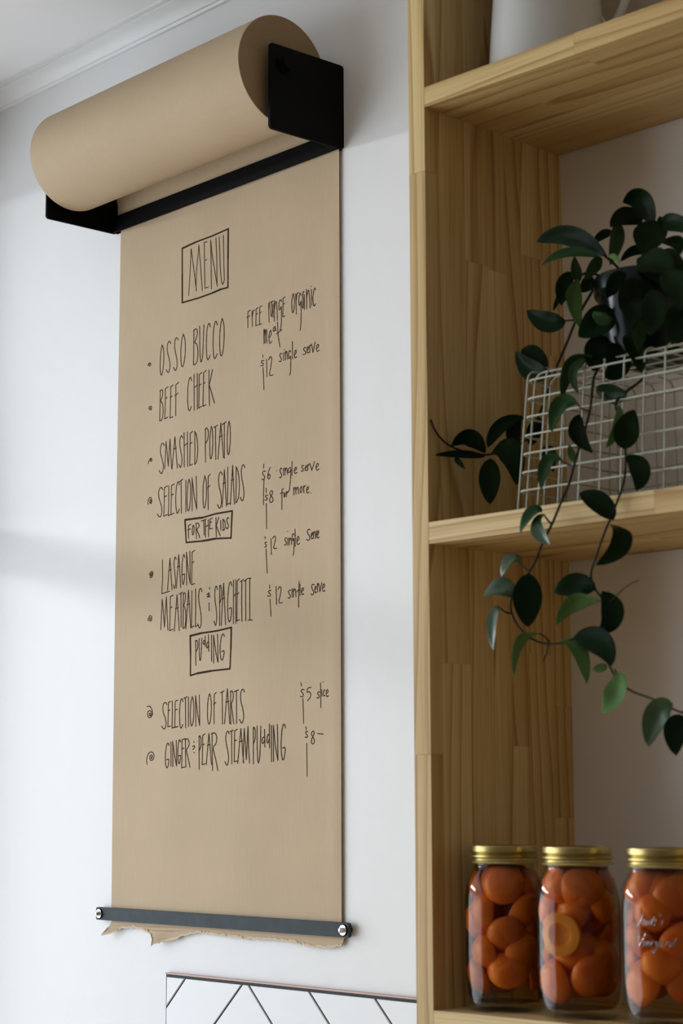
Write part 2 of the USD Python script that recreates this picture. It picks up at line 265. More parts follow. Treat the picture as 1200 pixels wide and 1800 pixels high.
 '6 single serve': ('6,-21139,-21065,17607,17779 s,-20877,-20818,17595,17739 i,-20797,-20776,17621,17724 n,-20762,-20697,17628,17730 l,-20614,-20593,17598,17802 e,-20568,-20496,17616,17711 s,-20408,-20353,17630,17718 e,-20338,-20281,17628,17702 r,-20277,-20231,17630,17715 v,-20230,-20115,17616,17738 e,-20109,-20019,17602,17703 s,-21263,-21178,17615,17746',
  [[(-21217,17843),(-21219,17781)],[(-21209,17616),(-21219,17421),(-21219,17249)],[(-20936,17711),(-20932,17707)],[(-20631,17717),(-20682,17710),(-20689,17650),(-20641,17650),(-20626,17723),(-20635,17554),(-20655,17434),(-20661,17391),(-20717,17353)]],
  []),
 '8 for more': ('8,-21108,-21000,17257,17435 o,-20782,-20749,17305,17366 r,-20734,-20703,17306,17381 m,-20579,-20455,17315,17424 o,-20441,-20383,17323,17417 r,-20369,-20312,17321,17422 e,-20308,-20241,17303,17400 s,-21193,-21123,17310,17386',
  [[(-21162,17483),(-21160,17421)],[(-21159,17262),(-21154,17083),(-21149,16897)],[(-20786,17430),(-20818,17424),(-20822,17373),(-20821,17134)],[(-20855,17370),(-20786,17375)],[(-20207,17301),(-20201,17296)]],
  []),
 '12 single serve b': ('1,-21064,-21030,16518,16743 2,-21026,-20921,16585,16776 s,-20770,-20712,16616,16725 i,-20702,-20681,16611,16706 n,-20671,-20609,16613,16714 g,-20613,-20556,16459,16776 l,-20547,-20531,16582,16825 e,-20517,-20441,16596,16717 S,-20299,-20212,16634,16794 e,-20206,-20161,16646,16740 r,-20157,-20117,16646,16748 v,-20117,-20077,16644,16757 e,-20077,-20025,16643,16752 s,-21195,-21142,16632,16707',
  [[(-21183,16784),(-21178,16750)],[(-21161,16604),(-21147,16425),(-21134,16254)],[(-20700,16812),(-20696,16808)]],
  []),
 '12 single serve c': ('1,-20956,-20919,15790,16047 2,-20908,-20804,15798,16047 s,-20695,-20629,15856,15976 i,-20615,-20592,15864,15985 n,-20584,-20516,15867,15987 l,-20445,-20425,15877,16037 e,-20415,-20350,15880,15986 S,-20207,-20133,15862,16014 e,-20129,-20083,15883,15982 r,-20073,-20039,15896,16018 v,-20039,-19967,15895,16020 e,-19969,-19894,15889,16000 s,-21125,-21045,15917,16005',
  [[(-21083,16079),(-21078,16032)],[(-21072,15875),(-21061,15753),(-21050,15630)],[(-20455,16079),(-20465,15920),(-20466,15714)],[(-20506,15937),(-20465,15960),(-20425,15950)]],
  []),
 '5 slice': ('5,-20305,-20192,14405,14587 s,-20079,-20014,14431,14522 c,-19948,-19896,14452,14542 e,-19889,-19824,14440,14543 s,-20432,-20345,14463,14572',
  [[(-20418,14661),(-20402,14616)],[(-20374,14441),(-20365,14275),(-20358,14096)],[(-20000,14641),(-19996,14468),(-19994,14300)],[(-19974,14544),(-19969,14454)],[(-19940,14651),(-19937,14645)]],
  []),
 '8 dash': ('8,-20219,-20117,13802,13987 s,-20332,-20263,13900,13991',
  [[(-20312,14052),(-20305,14008)],[(-20292,13822),(-20287,13597),(-20282,13374)],[(-20061,13949),(-19937,13937)]],
  []),
}
LEAVES = [  # base, bow point, tip, side direction, half width (0.1 mm), fold, tone
 ((-12646,-1732,19121),(-12753,-1836,19376),(-12900,-1943,19364),(7584,-1992,6206),168,15,'d'),
 ((-12810,-1739,19144),(-12915,-1894,19213),(-12995,-2047,19093),(-1447,-773,9865),122,20,'d'),
 ((-13032,-1849,19186),(-13019,-1948,18954),(-13007,-2048,18675),(-3389,-8822,3269),101,25,'m'),
 ((-13212,-1857,18856),(-13640,-1925,19168),(-14098,-1996,19186),(3736,-3112,8738),129,15,'d'),
 ((-13238,-1958,18830),(-13559,-2072,18916),(-13858,-2185,18831),(-759,2106,9746),75,30,'m'),
 ((-13273,-1659,19177),(-13413,-1665,19182),(-13574,-1672,19099),(-1959,-4938,8472),58,20,'d'),
 ((-12610,-1730,19063),(-12276,-1865,19008),(-11836,-1996,18760),(-3832,-674,-9212),106,15,'d'),
 ((-12573,-1728,19079),(-12571,-1728,19129),(-12569,-1728,19179),(7782,6274,-275),38,10,'d'),
 ((-12568,-1828,19108),(-12555,-1928,18917),(-12557,-2028,18706),(-8471,-4848,2176),194,10,'d'),
 ((-12579,-1729,18899),(-12285,-1816,18798),(-12186,-1912,18635),(-6313,-4891,-6018),87,15,'d'),
 ((-12716,-1735,18797),(-12838,-1840,18841),(-12950,-1945,18720),(24,-3460,9382),61,15,'d'),
 ((-12938,-2145,18742),(-12844,-2166,18705),(-12766,-2187,18616),(-6101,-2273,-7590),34,10,'p'),
 ((-13343,-2163,18536),(-13360,-2213,18644),(-13321,-2262,18803),(5119,8181,2620),81,35,'m'),
 ((-13193,-1956,18801),(-13236,-2058,18709),(-13281,-2160,18536),(-561,-7820,6208),84,20,'m'),
 ((-13533,-2071,18706),(-13605,-2124,18540),(-13599,-2174,18327),(-6593,-6883,3025),99,15,'d'),
 ((-13631,-2075,18586),(-13730,-2080,18445),(-13797,-2083,18324),(-2351,-9559,1758),40,20,'m'),
 ((-13316,-2211,18559),(-13382,-2264,18281),(-13202,-2307,17959),(-2646,-9590,1017),124,30,'p'),
 ((-13240,-2058,18584),(-13277,-2110,18507),(-13315,-2161,18417),(-4814,-6297,6097),83,15,'d'),
 ((-13626,-2075,18178),(-13837,-2134,18195),(-14080,-2195,18360),(3685,174,9295),130,20,'d'),
 ((-12896,-2143,18144),(-13013,-2248,18026),(-13208,-2357,17878),(-4259,-3938,8146),173,15,'d'),
 ((-12647,-2132,18030),(-12515,-2226,17814),(-12435,-2323,17609),(-5854,-8076,715),93,20,'m'),
 ((-12995,-2147,17872),(-13038,-2249,17692),(-13022,-2349,17478),(-6428,-6634,3830),163,10,'d'),
 ((-12966,-2146,17818),(-12781,-2238,17526),(-12889,-2343,17396),(-6046,-7584,2434),149,10,'d'),
 ((-12756,-2137,17842),(-12497,-2276,17592),(-12321,-2418,17325),(-6867,-6998,-1968),113,20,'d'),
 ((-12983,-2347,17253),(-12721,-2386,17193),(-12507,-2426,17153),(-719,5881,-8056),134,15,'d'),
 ((-13032,-2349,17645),(-13255,-2459,17544),(-13278,-2560,17185),(-2435,-8253,5095),102,25,'m'),
 ((-13067,-2401,17600),(-13166,-2490,17463),(-13040,-2570,17207),(-9322,-3512,880),65,25,'m'),
 ((-13075,-2551,17112),(-13252,-2609,17102),(-13338,-2663,16829),(-6715,-2141,7094),109,25,'m'),
 ((-13048,-2550,16993),(-13035,-2600,16745),(-12806,-2640,16541),(-6657,-7146,-2148),107,25,'d'),
 ((-12532,-2527,17012),(-12542,-2578,16771),(-12637,-2632,16572),(-1655,-9498,2657),74,20,'p'),
 ((-12458,-2544,16540),(-12391,-2581,16730),(-12268,-2616,16912),(7618,5859,-2763),143,15,'d'),
 ((-12424,-2543,16477),(-12242,-2575,16286),(-12273,-2616,16089),(-7808,-5946,-1917),113,10,'d'),
 ((-13217,-2658,16524),(-13357,-2714,16494),(-13404,-2766,16218),(-7804,-2580,5696),88,25,'m'),
 ((-13038,-2650,16476),(-13074,-2676,16550),(-13065,-2701,16665),(2506,9244,2876),57,25,'p'),
 ((-12462,-2744,15799),(-12610,-2791,15973),(-12820,-2840,16103),(4044,6214,6710),135,25,'d'),
 ((-12506,-2746,15757),(-12352,-2780,15549),(-12631,-2832,15354),(-5637,-7549,3352),120,20,'d'),
 ((-13293,-2861,15939),(-13291,-2911,15781),(-13117,-2953,15594),(-8918,-115,-4523),112,35,'g'),
 ((-13315,-2862,15965),(-13401,-2916,15940),(-13521,-2971,15764),(-7402,2426,6270),101,25,'m'),
 ((-13573,-2923,15441),(-13651,-2977,15468),(-13733,-3031,15317),(-7111,3608,6035),108,25,'g'),
 ((-13704,-2929,15109),(-13797,-2983,15172),(-13987,-3042,15130),(-1876,6164,7648),164,30,'g'),
 ((-13793,-2983,14994),(-13851,-3036,14876),(-13811,-3084,14553),(-9991,-6,423),87,25,'g'),
 ((-13409,-2966,15328),(-13423,-2992,15052),(-13393,-3016,14775),(-6708,-7402,461),165,15,'d'),
 ((-13332,-2913,14707),(-13561,-2973,14654),(-13601,-3025,14287),(-1280,-9348,3313),79,25,'p'),
 ((-13109,-2853,14626),(-12865,-2892,14500),(-12696,-2935,14166),(-3624,-9177,-1625),120,30,'p'),
 ((-12932,-2845,14649),(-12576,-2855,14569),(-12428,-2873,14334),(-5097,-3513,-7853),146,15,'d'),
 ((-12679,-2784,15121),(-12889,-2843,15175),(-13128,-2904,15110),(114,-1362,9906),134,15,'d'),
 ((-12591,-2830,14991),(-12866,-2892,15009),(-13071,-2951,14779),(-808,-7755,6261),114,20,'p'),
 ((-12626,-2752,15091),(-12480,-2775,14850),(-12638,-2812,14671),(-7524,-6483,1166),125,15,'d'),
 ((-12566,-2779,14357),(-12624,-2807,14325),(-12710,-2835,14317),(-1724,-2330,9571),49,10,'p'),
 ((-12387,-2821,14267),(-12367,-2870,14053),(-12520,-2927,13874),(-9400,-640,3350),143,20,'p'),
 ((-11744,-2793,13930),(-11889,-2849,13825),(-11967,-2903,13528),(-7845,-3303,5248),141,20,'g'),
 ((-11591,-2786,13795),(-11675,-2840,13673),(-11645,-2889,13440),(-7984,-5348,2766),135,20,'d'),
 ((-14826,-2108,16882),(-14935,-2248,17062),(-15084,-2389,16962),(5005,-2203,8373),116,15,'d'),
 ((-14819,-2077,16950),(-14717,-1948,17198),(-14493,-1813,17273),(5137,3340,-7903),89,15,'d'),
 ((-14600,-1818,16944),(-14663,-1820,17129),(-14543,-1815,17281),(7097,6930,-1267),94,15,'d'),
 ((-14761,-2075,16877),(-14523,-2014,16839),(-14493,-1963,16488),(-6585,-4689,-5886),155,15,'d'),
 ((-14733,-2124,16803),(-14732,-2149,16549),(-14706,-2173,16281),(-7202,-6933,271),132,15,'d'),
 ((-14817,-2127,16834),(-14930,-2393,16850),(-15075,-2659,16826),(1594,-924,9829),50,15,'d'),
 ((-14978,-2435,16813),(-14928,-2433,16755),(-14836,-2429,16666),(-6270,-4621,-6272),35,10,'d'),
 ((-14524,-1514,17311),(-14584,-1567,17149),(-14594,-1617,16981),(-6463,-6786,3490),95,15,'d'),
 ((-14466,-1511,16975),(-14324,-1605,16847),(-14186,-1699,16625),(-7482,-6047,-2731),86,15,'d'),
 ((-12571,-2129,18542),(-12313,-2167,18529),(-12030,-2205,18353),(-3477,-4971,-7950),179,15,'d'),
 ((-12426,-2222,18312),(-12531,-2327,18224),(-12553,-2428,18011),(-3383,-7046,6238),141,15,'d'),
 ((-12095,-2308,18348),(-11849,-2397,18133),(-11741,-2493,17860),(-7859,-4821,-3871),150,15,'d'),
 ((-12242,-2314,18198),(-12138,-2410,17921),(-12124,-2509,17666),(-8630,-5051,-66),146,15,'d'),
 ((-12561,-2328,18442),(-12671,-2383,18364),(-12739,-2436,18185),(-3681,-7386,5648),97,20,'d'),
 ((-11967,-2302,17966),(-11862,-2398,17753),(-11863,-2498,17532),(-7686,-6317,1010),142,15,'d'),
 ((-12647,-2032,18669),(-12392,-2071,18515),(-12230,-2114,18291),(-6732,-2969,-6772),133,15,'d'),
 ((-12392,-1921,18728),(-12212,-2013,18549),(-11963,-2102,18418),(-6308,-2306,-7409),125,15,'d'),
 ((-12609,-2280,18217),(-12447,-2373,18018),(-12403,-2472,17783),(-7864,-6089,-1041),124,15,'d'),
 ((-12676,-2333,18313),(-12748,-2387,18275),(-12855,-2441,18312),(1302,-2258,9654),59,20,'d'),
 ((-12760,-2337,17993),(-12845,-2391,18001),(-12921,-2444,18080),(5106,-798,8561),75,20,'m'),
 ((-13760,-2181,17604),(-14022,-2193,17684),(-14245,-2202,17926),(5548,-230,8316),135,25,'d'),
 ((-13849,-2135,17695),(-14062,-2144,17877),(-14207,-2151,17953),(4296,6424,6346),110,15,'d'),
]
VINES = [  # points (0.1 mm), radius (0.1 mm)
 ([(-13017,-2048,17596),(-13001,-2348,17426),(-12961,-2446,17223),(-12922,-2524,17037),(-12946,-2546,16906),(-13016,-2609,16609),(-13054,-2650,16431),(-13051,-2730,16243),(-13083,-2832,16030),(-13181,-2876,15801),(-13265,-2900,15661),(-13342,-2923,15490),(-13444,-2928,15352),(-13640,-2936,15162),(-13704,-2929,15079),(-13692,-2929,14930),(-13567,-2913,14746),(-13383,-2885,14630),(-13251,-2859,14600),(-13102,-2853,14602),(-12846,-2841,14632),(-12564,-2829,14456),(-12396,-2822,14195),(-12226,-2814,14076),(-11990,-2804,13995),(-11825,-2796,13922),(-11531,-2784,13825)],10),
 ([(-12757,-2037,17552),(-12615,-2331,17184),(-12655,-2433,17068),(-12540,-2488,16853),(-12451,-2544,16539),(-12407,-2602,16380),(-12394,-2661,16168),(-12422,-2723,15992),(-12481,-2755,15834),(-12518,-2767,15757),(-12616,-2771,15577),(-12693,-2775,15411),(-12748,-2777,15260),(-12701,-2775,15124),(-12584,-2770,14972),(-12617,-2791,14745),(-12717,-2816,14677),(-12882,-2843,14635)],10),
 ([(-12584,-2770,14960),(-12483,-2775,14992),(-12367,-2780,15067),(-12260,-2776,15126),(-12134,-2770,15161)],5),
 ([(-13384,-1864,18541),(-13464,-1918,18389),(-13585,-1973,18161),(-13752,-1930,17964),(-13962,-1840,17791),(-14245,-1702,17535),(-14478,-1612,17291),(-14558,-1816,16984),(-14650,-1970,16913),(-14768,-2105,16855),(-14910,-2232,16879),(-15017,-2457,16938),(-15059,-2619,17053),(-15091,-2700,17222)],11),
 ([(-13576,-1973,18192),(-13605,-2024,18188),(-13626,-2075,18178)],8),
 ([(-12746,-1636,18483),(-12658,-1732,18760),(-12631,-1731,19117)],12),
 ([(-13046,-1649,18542),(-13150,-1754,18735),(-13217,-1907,18860)],12),
 ([(-13238,-1658,18516),(-13377,-1914,18690),(-13317,-2202,18549)],11),
 ([(-12922,-2524,17014),(-13003,-2538,17036),(-13075,-2551,17112)],8),
 ([(-13083,-2652,16447),(-13158,-2655,16474),(-13217,-2658,16524)],8),
 ([(-13166,-2876,15817),(-13233,-2868,15873),(-13293,-2861,15939)],8),
 ([(-13451,-2928,15353),(-13504,-2930,15399),(-13573,-2923,15441)],8),
 ([(-13692,-2929,14942),(-13742,-2961,14950),(-13793,-2983,14994)],8),
 ([(-13251,-2859,14606),(-13284,-2881,14670),(-13332,-2913,14707)],8),
 ([(-13266,-2860,14601),(-13283,-2861,14526),(-13320,-2882,14423)],6),
 ([(-12375,-2821,14211),(-12401,-2822,14246),(-12428,-2823,14303)],8),
 ([(-11628,-2788,13861),(-11603,-2787,13828),(-11591,-2786,13795)],8),
]
# ------------------------------------------------------------------ the room
CZ = 2.545
obj('floor', bx(-3.2, 4.2, -5.2, 0.2, -0.1, 0.0), M_FLOOR, kind='structure')
obj('ceiling', bx(-3.2, 4.2, -5.2, 0.2, CZ, CZ+0.12), M_CEIL, kind='structure')
obj('wall_back', bx(-3.2, 4.2, 0.0, 0.2, 0.0, CZ), M_WALL, kind='structure')
obj('wall_right', bx(2.6, 2.8, -5.0, 0.0, 0.0, CZ), M_DIM, kind='structure')
obj('wall_front', bx(-3.2, 4.2, -5.2, -5.0, 0.0, CZ), M_DIM, kind='structure')
XO = -3.10
obj('wall_left', cat_([bx(XO, WX, -5.0, WY0, 0, CZ), bx(XO, WX, WY1, 0.0, 0, CZ), bx(XO, WX, WY0, WY1, 0, WZ0), bx(XO, WX, WY0, WY1, WZ1, CZ)]), M_WALL, kind='structure')
prof = np.array([(0.0, 2.517), (-0.006, 2.517), (-0.008, 2.5205), (-0.0115, 2.5212), (-0.014, 2.524), (-0.020, 2.530), (-0.028, 2.5352), (-0.036, 2.5378), (-0.0362, 2.5405), (-0.044, 2.5412), (-0.045, CZ), (0.0, CZ)])
cx = np.array([WX, 4.0]); v = np.array([(x, y, z) for x in cx for y, z in prof]); n = len(prof); f = []
for i in range(n-1): f += [(i, i+1, n+i+1), (i, n+i+1, n+i)]
tm = trimesh.Trimesh(v, f, process=False); tm.fix_normals()
obj('trim', tm, M_TRIM, kind='structure', smooth=35)
# sash window
w = thing('window', None, None, kind='structure')
XI, XM = WX-0.02, WX-0.10
ft = 0.045
obj('window_frame', cat_([bx(XM, WX, WY0, WY0+ft, WZ0, WZ1), bx(XM, WX, WY1-ft, WY1, WZ0, WZ1), bx(XM, WX, WY0+ft, WY1-ft, WZ1-ft, WZ1), bx(XM, WX, WY0+ft, WY1-ft, WZ0, WZ0+ft)]), M_TRIM, w)
RZ0, RZ1 = 1.738, 1.800
obj('meeting_rail', bx(WX-0.05, WX-0.012, WY0+ft, WY1-ft, RZ0, RZ1), M_TRIM, w)
for zz0, zz1 in ((WZ0+ft, RZ0), (RZ1, WZ1-ft)):
    obj('glazing_bar', bx(WX-0.045, WX-0.02, -2.14, -2.115, zz0, zz1), M_TRIM, w)
    for yy0, yy1 in ((WY0+ft, -2.14), (-2.115, WY1-ft)):
        obj('pane', bx(WX-0.034, WX-0.031, yy0, yy1, zz0, zz1), M_PANE, w)
obj('window_sill', bx(XO+0.02, WX+0.04, WY0-0.03, WY1+0.03, WZ0-0.03, WZ0), M_TRIM, w)

# ------------------------------------------------------------------ kraft paper roller: steel bracket on the wall
RC = np.array([-0.0979, 2.3088]); RR = 0.0792          # roll axis (y, z), radius
def plate_poly(depth, z0, z1, r):
    return sbox(-depth, z0, 0.0, z1).buffer(-r).buffer(r, quad_segs=6)
def xplate(poly, x0, x1):                               # polygon given in (y, z), extruded along x
    e = extr(poly, x1-x0); v = e.vertices.copy(); e.vertices = np.c_[v[:, 2]+x0, v[:, 0], v[:, 1]]; e.invert(); e.fix_normals(); return e
br = thing('paper_roll_bracket', 'black steel wall bracket holding the kraft paper roll between two square side plates', 'bracket')
for x0, x1 in ((-1.9555, -1.9515), (-2.5035, -2.4995)):
    obj('side_plate', xplate(plate_poly(0.1355, 2.2125, 2.3355, 0.005), x0, x1), M_BLACK, br)
obj('paper_guide_bar', bx(-2.4995, -1.9555, -0.0105, -0.0075, 2.2125, 2.2385), M_BLACK, br)
obj('wall_flange', bx(-2.4995, -1.9555, -0.0016, -0.0001, 2.2125, 2.232), M_BLACK, br)
ax = trimesh.creation.cylinder(radius=0.009, height=0.575, sections=24); ax.apply_transform(trimesh.transformations.rotation_matrix(PI/2, [0, 1, 0])); ax.apply_translation((-2.2275, RC[0]-0.012, RC[1]+0.0))
obj('axle', ax, M_BLACK, br, smooth=40)
for xx in (-1.9515, -2.5035):
    s = 1 if xx > -2.2 else -1
    c = trimesh.creation.cylinder(radius=0.013, height=0.004, sections=24); c.apply_transform(trimesh.transformations.rotation_matrix(PI/2, [0, 1, 0])); c.apply_translation((xx+s*0.002, RC[0]-0.012, RC[1]))
    obj('axle_cap', c, M_BLACK, br, smooth=40)

# the roll of paper and the sheet that hangs from it
roll = thing('kraft_paper_roll', 'thick roll of brown kraft paper, its sheet hanging down the wall as a handwritten menu', 'paper roll')
X0, X1 = -2.4868, -1.9695
def rollmesh():
    nx = 12; a = np.linspace(0, 2*PI, 129)[:-1]; n = len(a)
    ring = lambda r: np.c_[RC[0]+r*np.cos(a), RC[1]+r*np.sin(a)]
    prof = [(X0, RR-0.0006), (X0+0.0006, RR)] + [(x, RR) for x in np.linspace(X0+0.02, X1-0.02, nx)] + [(X1-0.0006, RR), (X1, RR-0.0006)]
    v = np.vstack([np.c_[np.full(n, x), ring(r)] for x, r in prof]); f = []
    for i in range(len(prof)-1):
        for j in range(n):
            k = (j+1) % n; f += [(i*n+j, (i+1)*n+k, i*n+k), (i*n+j, (i+1)*n+j, (i+1)*n+k)]
    t = trimesh.Trimesh(v, f, process=False); t.fix_normals(); return t
obj('rolled_paper', rollmesh(), M_PAPER, roll, smooth=30)
def annulus(x, r0, r1, thick):
    p = Polygon([(RC[0]+r1*math.cos(t), RC[1]+r1*math.sin(t)) for t in np.linspace(0, 2*PI, 129)[:-1]], [[(RC[0]+r0*math.cos(t), RC[1]+r0*math.sin(t)) for t in np.linspace(0, 2*PI, 65)[:-1]]])
    return xplate(p, x, x+thick)
obj('roll_end', annulus(X1-0.001, 0.021, RR-0.0007, 0.0012), M_ROLLEND, roll, label='darker end face of the wound paper layers')
obj('roll_end', annulus(X0-0.0002, 0.021, RR-0.0007, 0.0012), M_ROLLEND, roll)
obj('cardboard_core', xplate(Polygon([(RC[0]+0.021*math.cos(t), RC[1]+0.021*math.sin(t)) for t in np.linspace(0, 2*PI, 49)[:-1]], [[(RC[0]+0.018*math.cos(t)-0.001, RC[1]+0.018*math.sin(t)) for t in np.linspace(0, 2*PI, 49)[:-1]]]), X0, X1), M_ROLLEND, roll, smooth=30)
# sheet: path in (z -> y)
def sheet_y(u, z):
    """distance of the hanging sheet from the wall, with faint buckles"""
    s = (u-X0)/(X1-X0)
    base = -0.0042 - 0.0012*np.sin(3.1*s+1.0)*np.sin((z-1.13)*2.6) - 0.0007*np.sin(9*s+2.1*z) - 0.0005*np.sin(17*s-3*z+1)
    e = np.clip((2.30-z)/0.09, 0, 1); e = e*e*(3-2*e)
    back = RC[0]+RR+0.0005                               # where it leaves the roll
    lowfix = np.clip((z-1.135)/0.10, 0, 1)
    y = -0.0042 + (base+0.0042)*lowfix
    edge = np.exp(-((1-s)/0.02)**2)*0.0012*np.clip((2.2-z)/0.2, 0, 1)*lowfix
    return (y-edge)*e + back*(1-e)
SX0, SX1 = -2.4843, -1.9570
# left/right edges of the sheet as photographed: a hair of a taper towards the top
def sheet_u(s, z): return SX0 + (SX1-SX0)*s
nu, nv = 61, 150
ss = np.linspace(0, 1, nu); zz = np.linspace(1.130, 2.31, nv)
S_, Z_ = np.meshgrid(ss, zz, indexing='ij'); U_ = sheet_u(S_, Z_)
pts = np.c_[U_.ravel(), sheet_y(U_, Z_).ravel(), Z_.ravel()]
main = trimesh.Trimesh(pts, grid_faces(nu, nv), process=False)
# torn tail below the bar
def tail_y(u, z):
    t = np.clip(1.130-z, 0, 0.05)
    left = np.exp(-((u+2.495)/0.03)**2)
    mid = np.exp(-((u+2.366)/0.02)**2)
    return -0.0042 - t*(0.06+0.22*left+0.2*mid) - 1.5*t*t*(0.3+left)
tp = [(SX0, 1.132)] + TEAR + [(SX1, 1.132)]
jag = []
for (a, b), (c, d_) in zip(tp[1:-2], tp[2:-1]):
    k = max(1, int(math.hypot(c-a, d_-b)/0.0025))
    for i in range(k):
        t = i/k; jag.append((a+(c-a)*t + RNG.normal(0, 0.0003), b+(d_-b)*t + RNG.normal(0, 0.0007)))
tpoly = Polygon([tp[0]] + jag + [tp[-2], tp[-1]]).buffer(0)
if tpoly.geom_type != 'Polygon': tpoly = max(tpoly.geoms, key=lambda g: g.area)
tv, tf = trimesh.creation.triangulate_polygon(tpoly, engine='earcut')
tt = trimesh.Trimesh(np.c_[tv, np.zeros(len(tv))], tf, process=False)
for _ in range(4):
    tt = tt.subdivide() if len(tt.faces) < 6000 else tt
tail = trimesh.Trimesh(np.c_[tt.vertices[:, 0], tail_y(tt.vertices[:, 0], tt.vertices[:, 1]), tt.vertices[:, 1]], tt.faces, process=False)
for q in (main, tail):
    if q.face_normals[:, 1].mean() > 0: q.invert()
sheet = obj('hanging_sheet', cat_([main, tail]), M_PAPER, roll, smooth=60)
M_TORN = plain('torn_fibre', (0.60, 0.47, 0.34), 0.9)
rim = [(x, z) for x, z in jag[4:]]
v = []; f = []
for i, (x, z) in enumerate(rim):
    hgt = 0.0016+0.0022*meshkit.noise(np.array([x*120.0, z*90.0, 3.0]))
    yb = float(tail_y(np.array(x), np.array(z)))
    v += [(x, yb-0.0006, z-0.0004), (x, yb-0.0009-0.0004*RNG.random(), z+hgt*0.5), (x, float(tail_y(np.array(x), np.array(z+hgt)))-0.0004, z+hgt)]
    if i: b = 3*i; f += [(b-3, b, b+1), (b-3, b+1, b-2), (b-2, b+1, b+2), (b-2, b+2, b-1)]
obj('torn_edge', trimesh.Trimesh(v, f, process=False), M_TORN, roll, smooth=60, label='pale rough torn edge below the bar')

# handwriting: pen strokes on the sheet
FONT = {
'A': [[(0, 0), (.5, 1), (1, 0)], [(.22, .62), (.80, .64)]],
'B': [[(.05, .97), (0, 0)], [(-.05, .95), (.6, 1), (.85, .88), (.6, .72), (.1, .62), (.75, .56), (1, .3), (.8, .06), (.4, 0), (0, .02)]],
'C': [[(1, .88), (.75, 1), (.4, .96), (.1, .75), (.04, .35), (.25, .06), (.55, 0), (1, .13)]],
'D': [[(.1, .98), (.12, .5), (.1, 0)], [(.0, 1), (.55, .9), (.95, .62), (1, .3), (.65, .05), (.1, 0)]],
'E': [[(1, 1), (.15, .96), (.12, .5), (.05, 0), (1, .03)], [(.1, .64), (.75, .67)]],
'F': [[(1, 1), (.2, .95), (.2, .5), (.25, 0)], [(-.05, .62), (.85, .68)]],
'G': [[(.95, .88), (.72, 1), (.35, .93), (.08, .6), (.1, .2), (.4, 0), (.75, .08), (1, .38), (.4, .34)]],
'H': [[(.05, 1), (.15, 0)], [(.85, 1), (.95, 0)], [(.08, .62), (.95, .68)]],
'I': [[(.4, 1), (.5, .5), (.6, 0)]],
'K': [[(.1, 1), (.12, .5), (.2, 0)], [(.65, 1), (.3, .68), (.12, .6), (.5, .35), (1, .03)]],
'L': [[(.05, 1), (.1, .5), (.0, 0), (1, .04)]],
'M': [[(0, .04), (.15, .95), (.35, .5), (.5, .1), (.72, 1), (.85, .5), (1, 0)]],
'N': [[(.1, 0), (.02, .98), (.5, .4), (.98, .02)], [(.85, 1), (.95, .5), (.98, .02)]],
'O': [[(.55, 1), (.2, .85), (.02, .45), (.15, .1), (.45, 0), (.8, .15), (1, .5), (.9, .85), (.5, 1)]],
'P': [[(.1, .98), (.15, .5), (.2, 0)], [(.0, .95), (.5, 1), (.95, .88), (.9, .7), (.5, .58), (.1, .55)]],
'R': [[(.1, .98), (.12, .5), (.2, 0)], [(.0, .95), (.5, 1), (.85, .88), (.75, .7), (.2, .6), (.6, .35), (1, 0)]],
'S': [[(1, .9), (.72, 1), (.35, .96), (.15, .8), (.32, .6), (.7, .42), (.9, .2), (.7, .03), (.4, 0), (0, .12)]],
'T': [[(0, .95), (1, 1)], [(.5, .97), (.55, .5), (.62, 0)]],
'U': [[(.0, 1), (.1, .3), (.25, .04), (.5, 0), (.8, .2), (.9, .6), (1, 1)]],
'a': [[(.85, .92), (.45, 1), (.08, .6), (.1, .15), (.4, .05), (.75, .4), (.88, .95), (1, 0)]],
'c': [[(1, .85), (.65, 1), (.2, .7), (.1, .25), (.45, 0), (1, .12)]],
'd': [[(.85, 1), (.95, 0)], [(.9, .5), (.5, .6), (.1, .4), (.15, .22), (.5, .2), (.9, .4)]],
'e': [[(.1, .45), (.85, .6), (.8, .92), (.45, 1), (.1, .6), (.2, .12), (.55, 0), (1, .15)]],
'g': [[(.95, .9), (.5, 1), (.1, .85), (.15, .68), (.5, .64), (.9, .8), (.95, .5), (.85, .12), (.5, 0)]],
'i': [[(.4, 1), (.5, 0)]],
'l': [[(.4, 1), (.5, 0)]],
'm': [[(.0, 1), (.08, 0)], [(.02, .6), (.25, .98), (.4, .9), (.48, .05)], [(.48, .6), (.7, .98), (.88, .85), (1, 0)]],
'n': [[(.05, 1), (.12, 0)], [(.08, .55), (.45, .98), (.8, .85), (1, 0)]],
'o': [[(.5, 1), (.12, .75), (.08, .25), (.45, 0), (.9, .3), (.92, .75), (.5, 1)]],
'r': [[(.05, .95), (.25, 0)], [(.15, .6), (.5, .98), (1, .95)]],
's': [[(1, .88), (.55, 1), (.12, .8), (.4, .55), (.85, .35), (.8, .08), (.4, 0), (0, .1)]],
't': [[(.1, 1), (.2, .5), (.6, 0)], [(-.1, .55), (1, .66)]],
'v': [[(0, .9), (.4, 0), (1, 1)]],
'1': [[(.3, 1), (.6, 0)]],
'2': [[(.0, .82), (.4, 1), (.75, .85), (.55, .5), (.1, .02), (1, .03)]],
'5': [[(1, 1), (.2, .97), (.1, .6), (.6, .7), (1, .5), (.8, .2), (.2, 0)]],
'6': [[(.95, 1), (.4, .7), (.05, .3), (.3, 0), (.8, .05), (.9, .35), (.5, .45), (.15, .25)]],
'8': [[(.6, 1), (.15, .88), (.3, .68), (.75, .48), (1, .2), (.6, 0), (.1, .15), (.3, .45), (.8, .72), (.9, .92), (.55, 1)]],
}
SMOOTH = set('BCDGOPRSUacdegmnors2568')
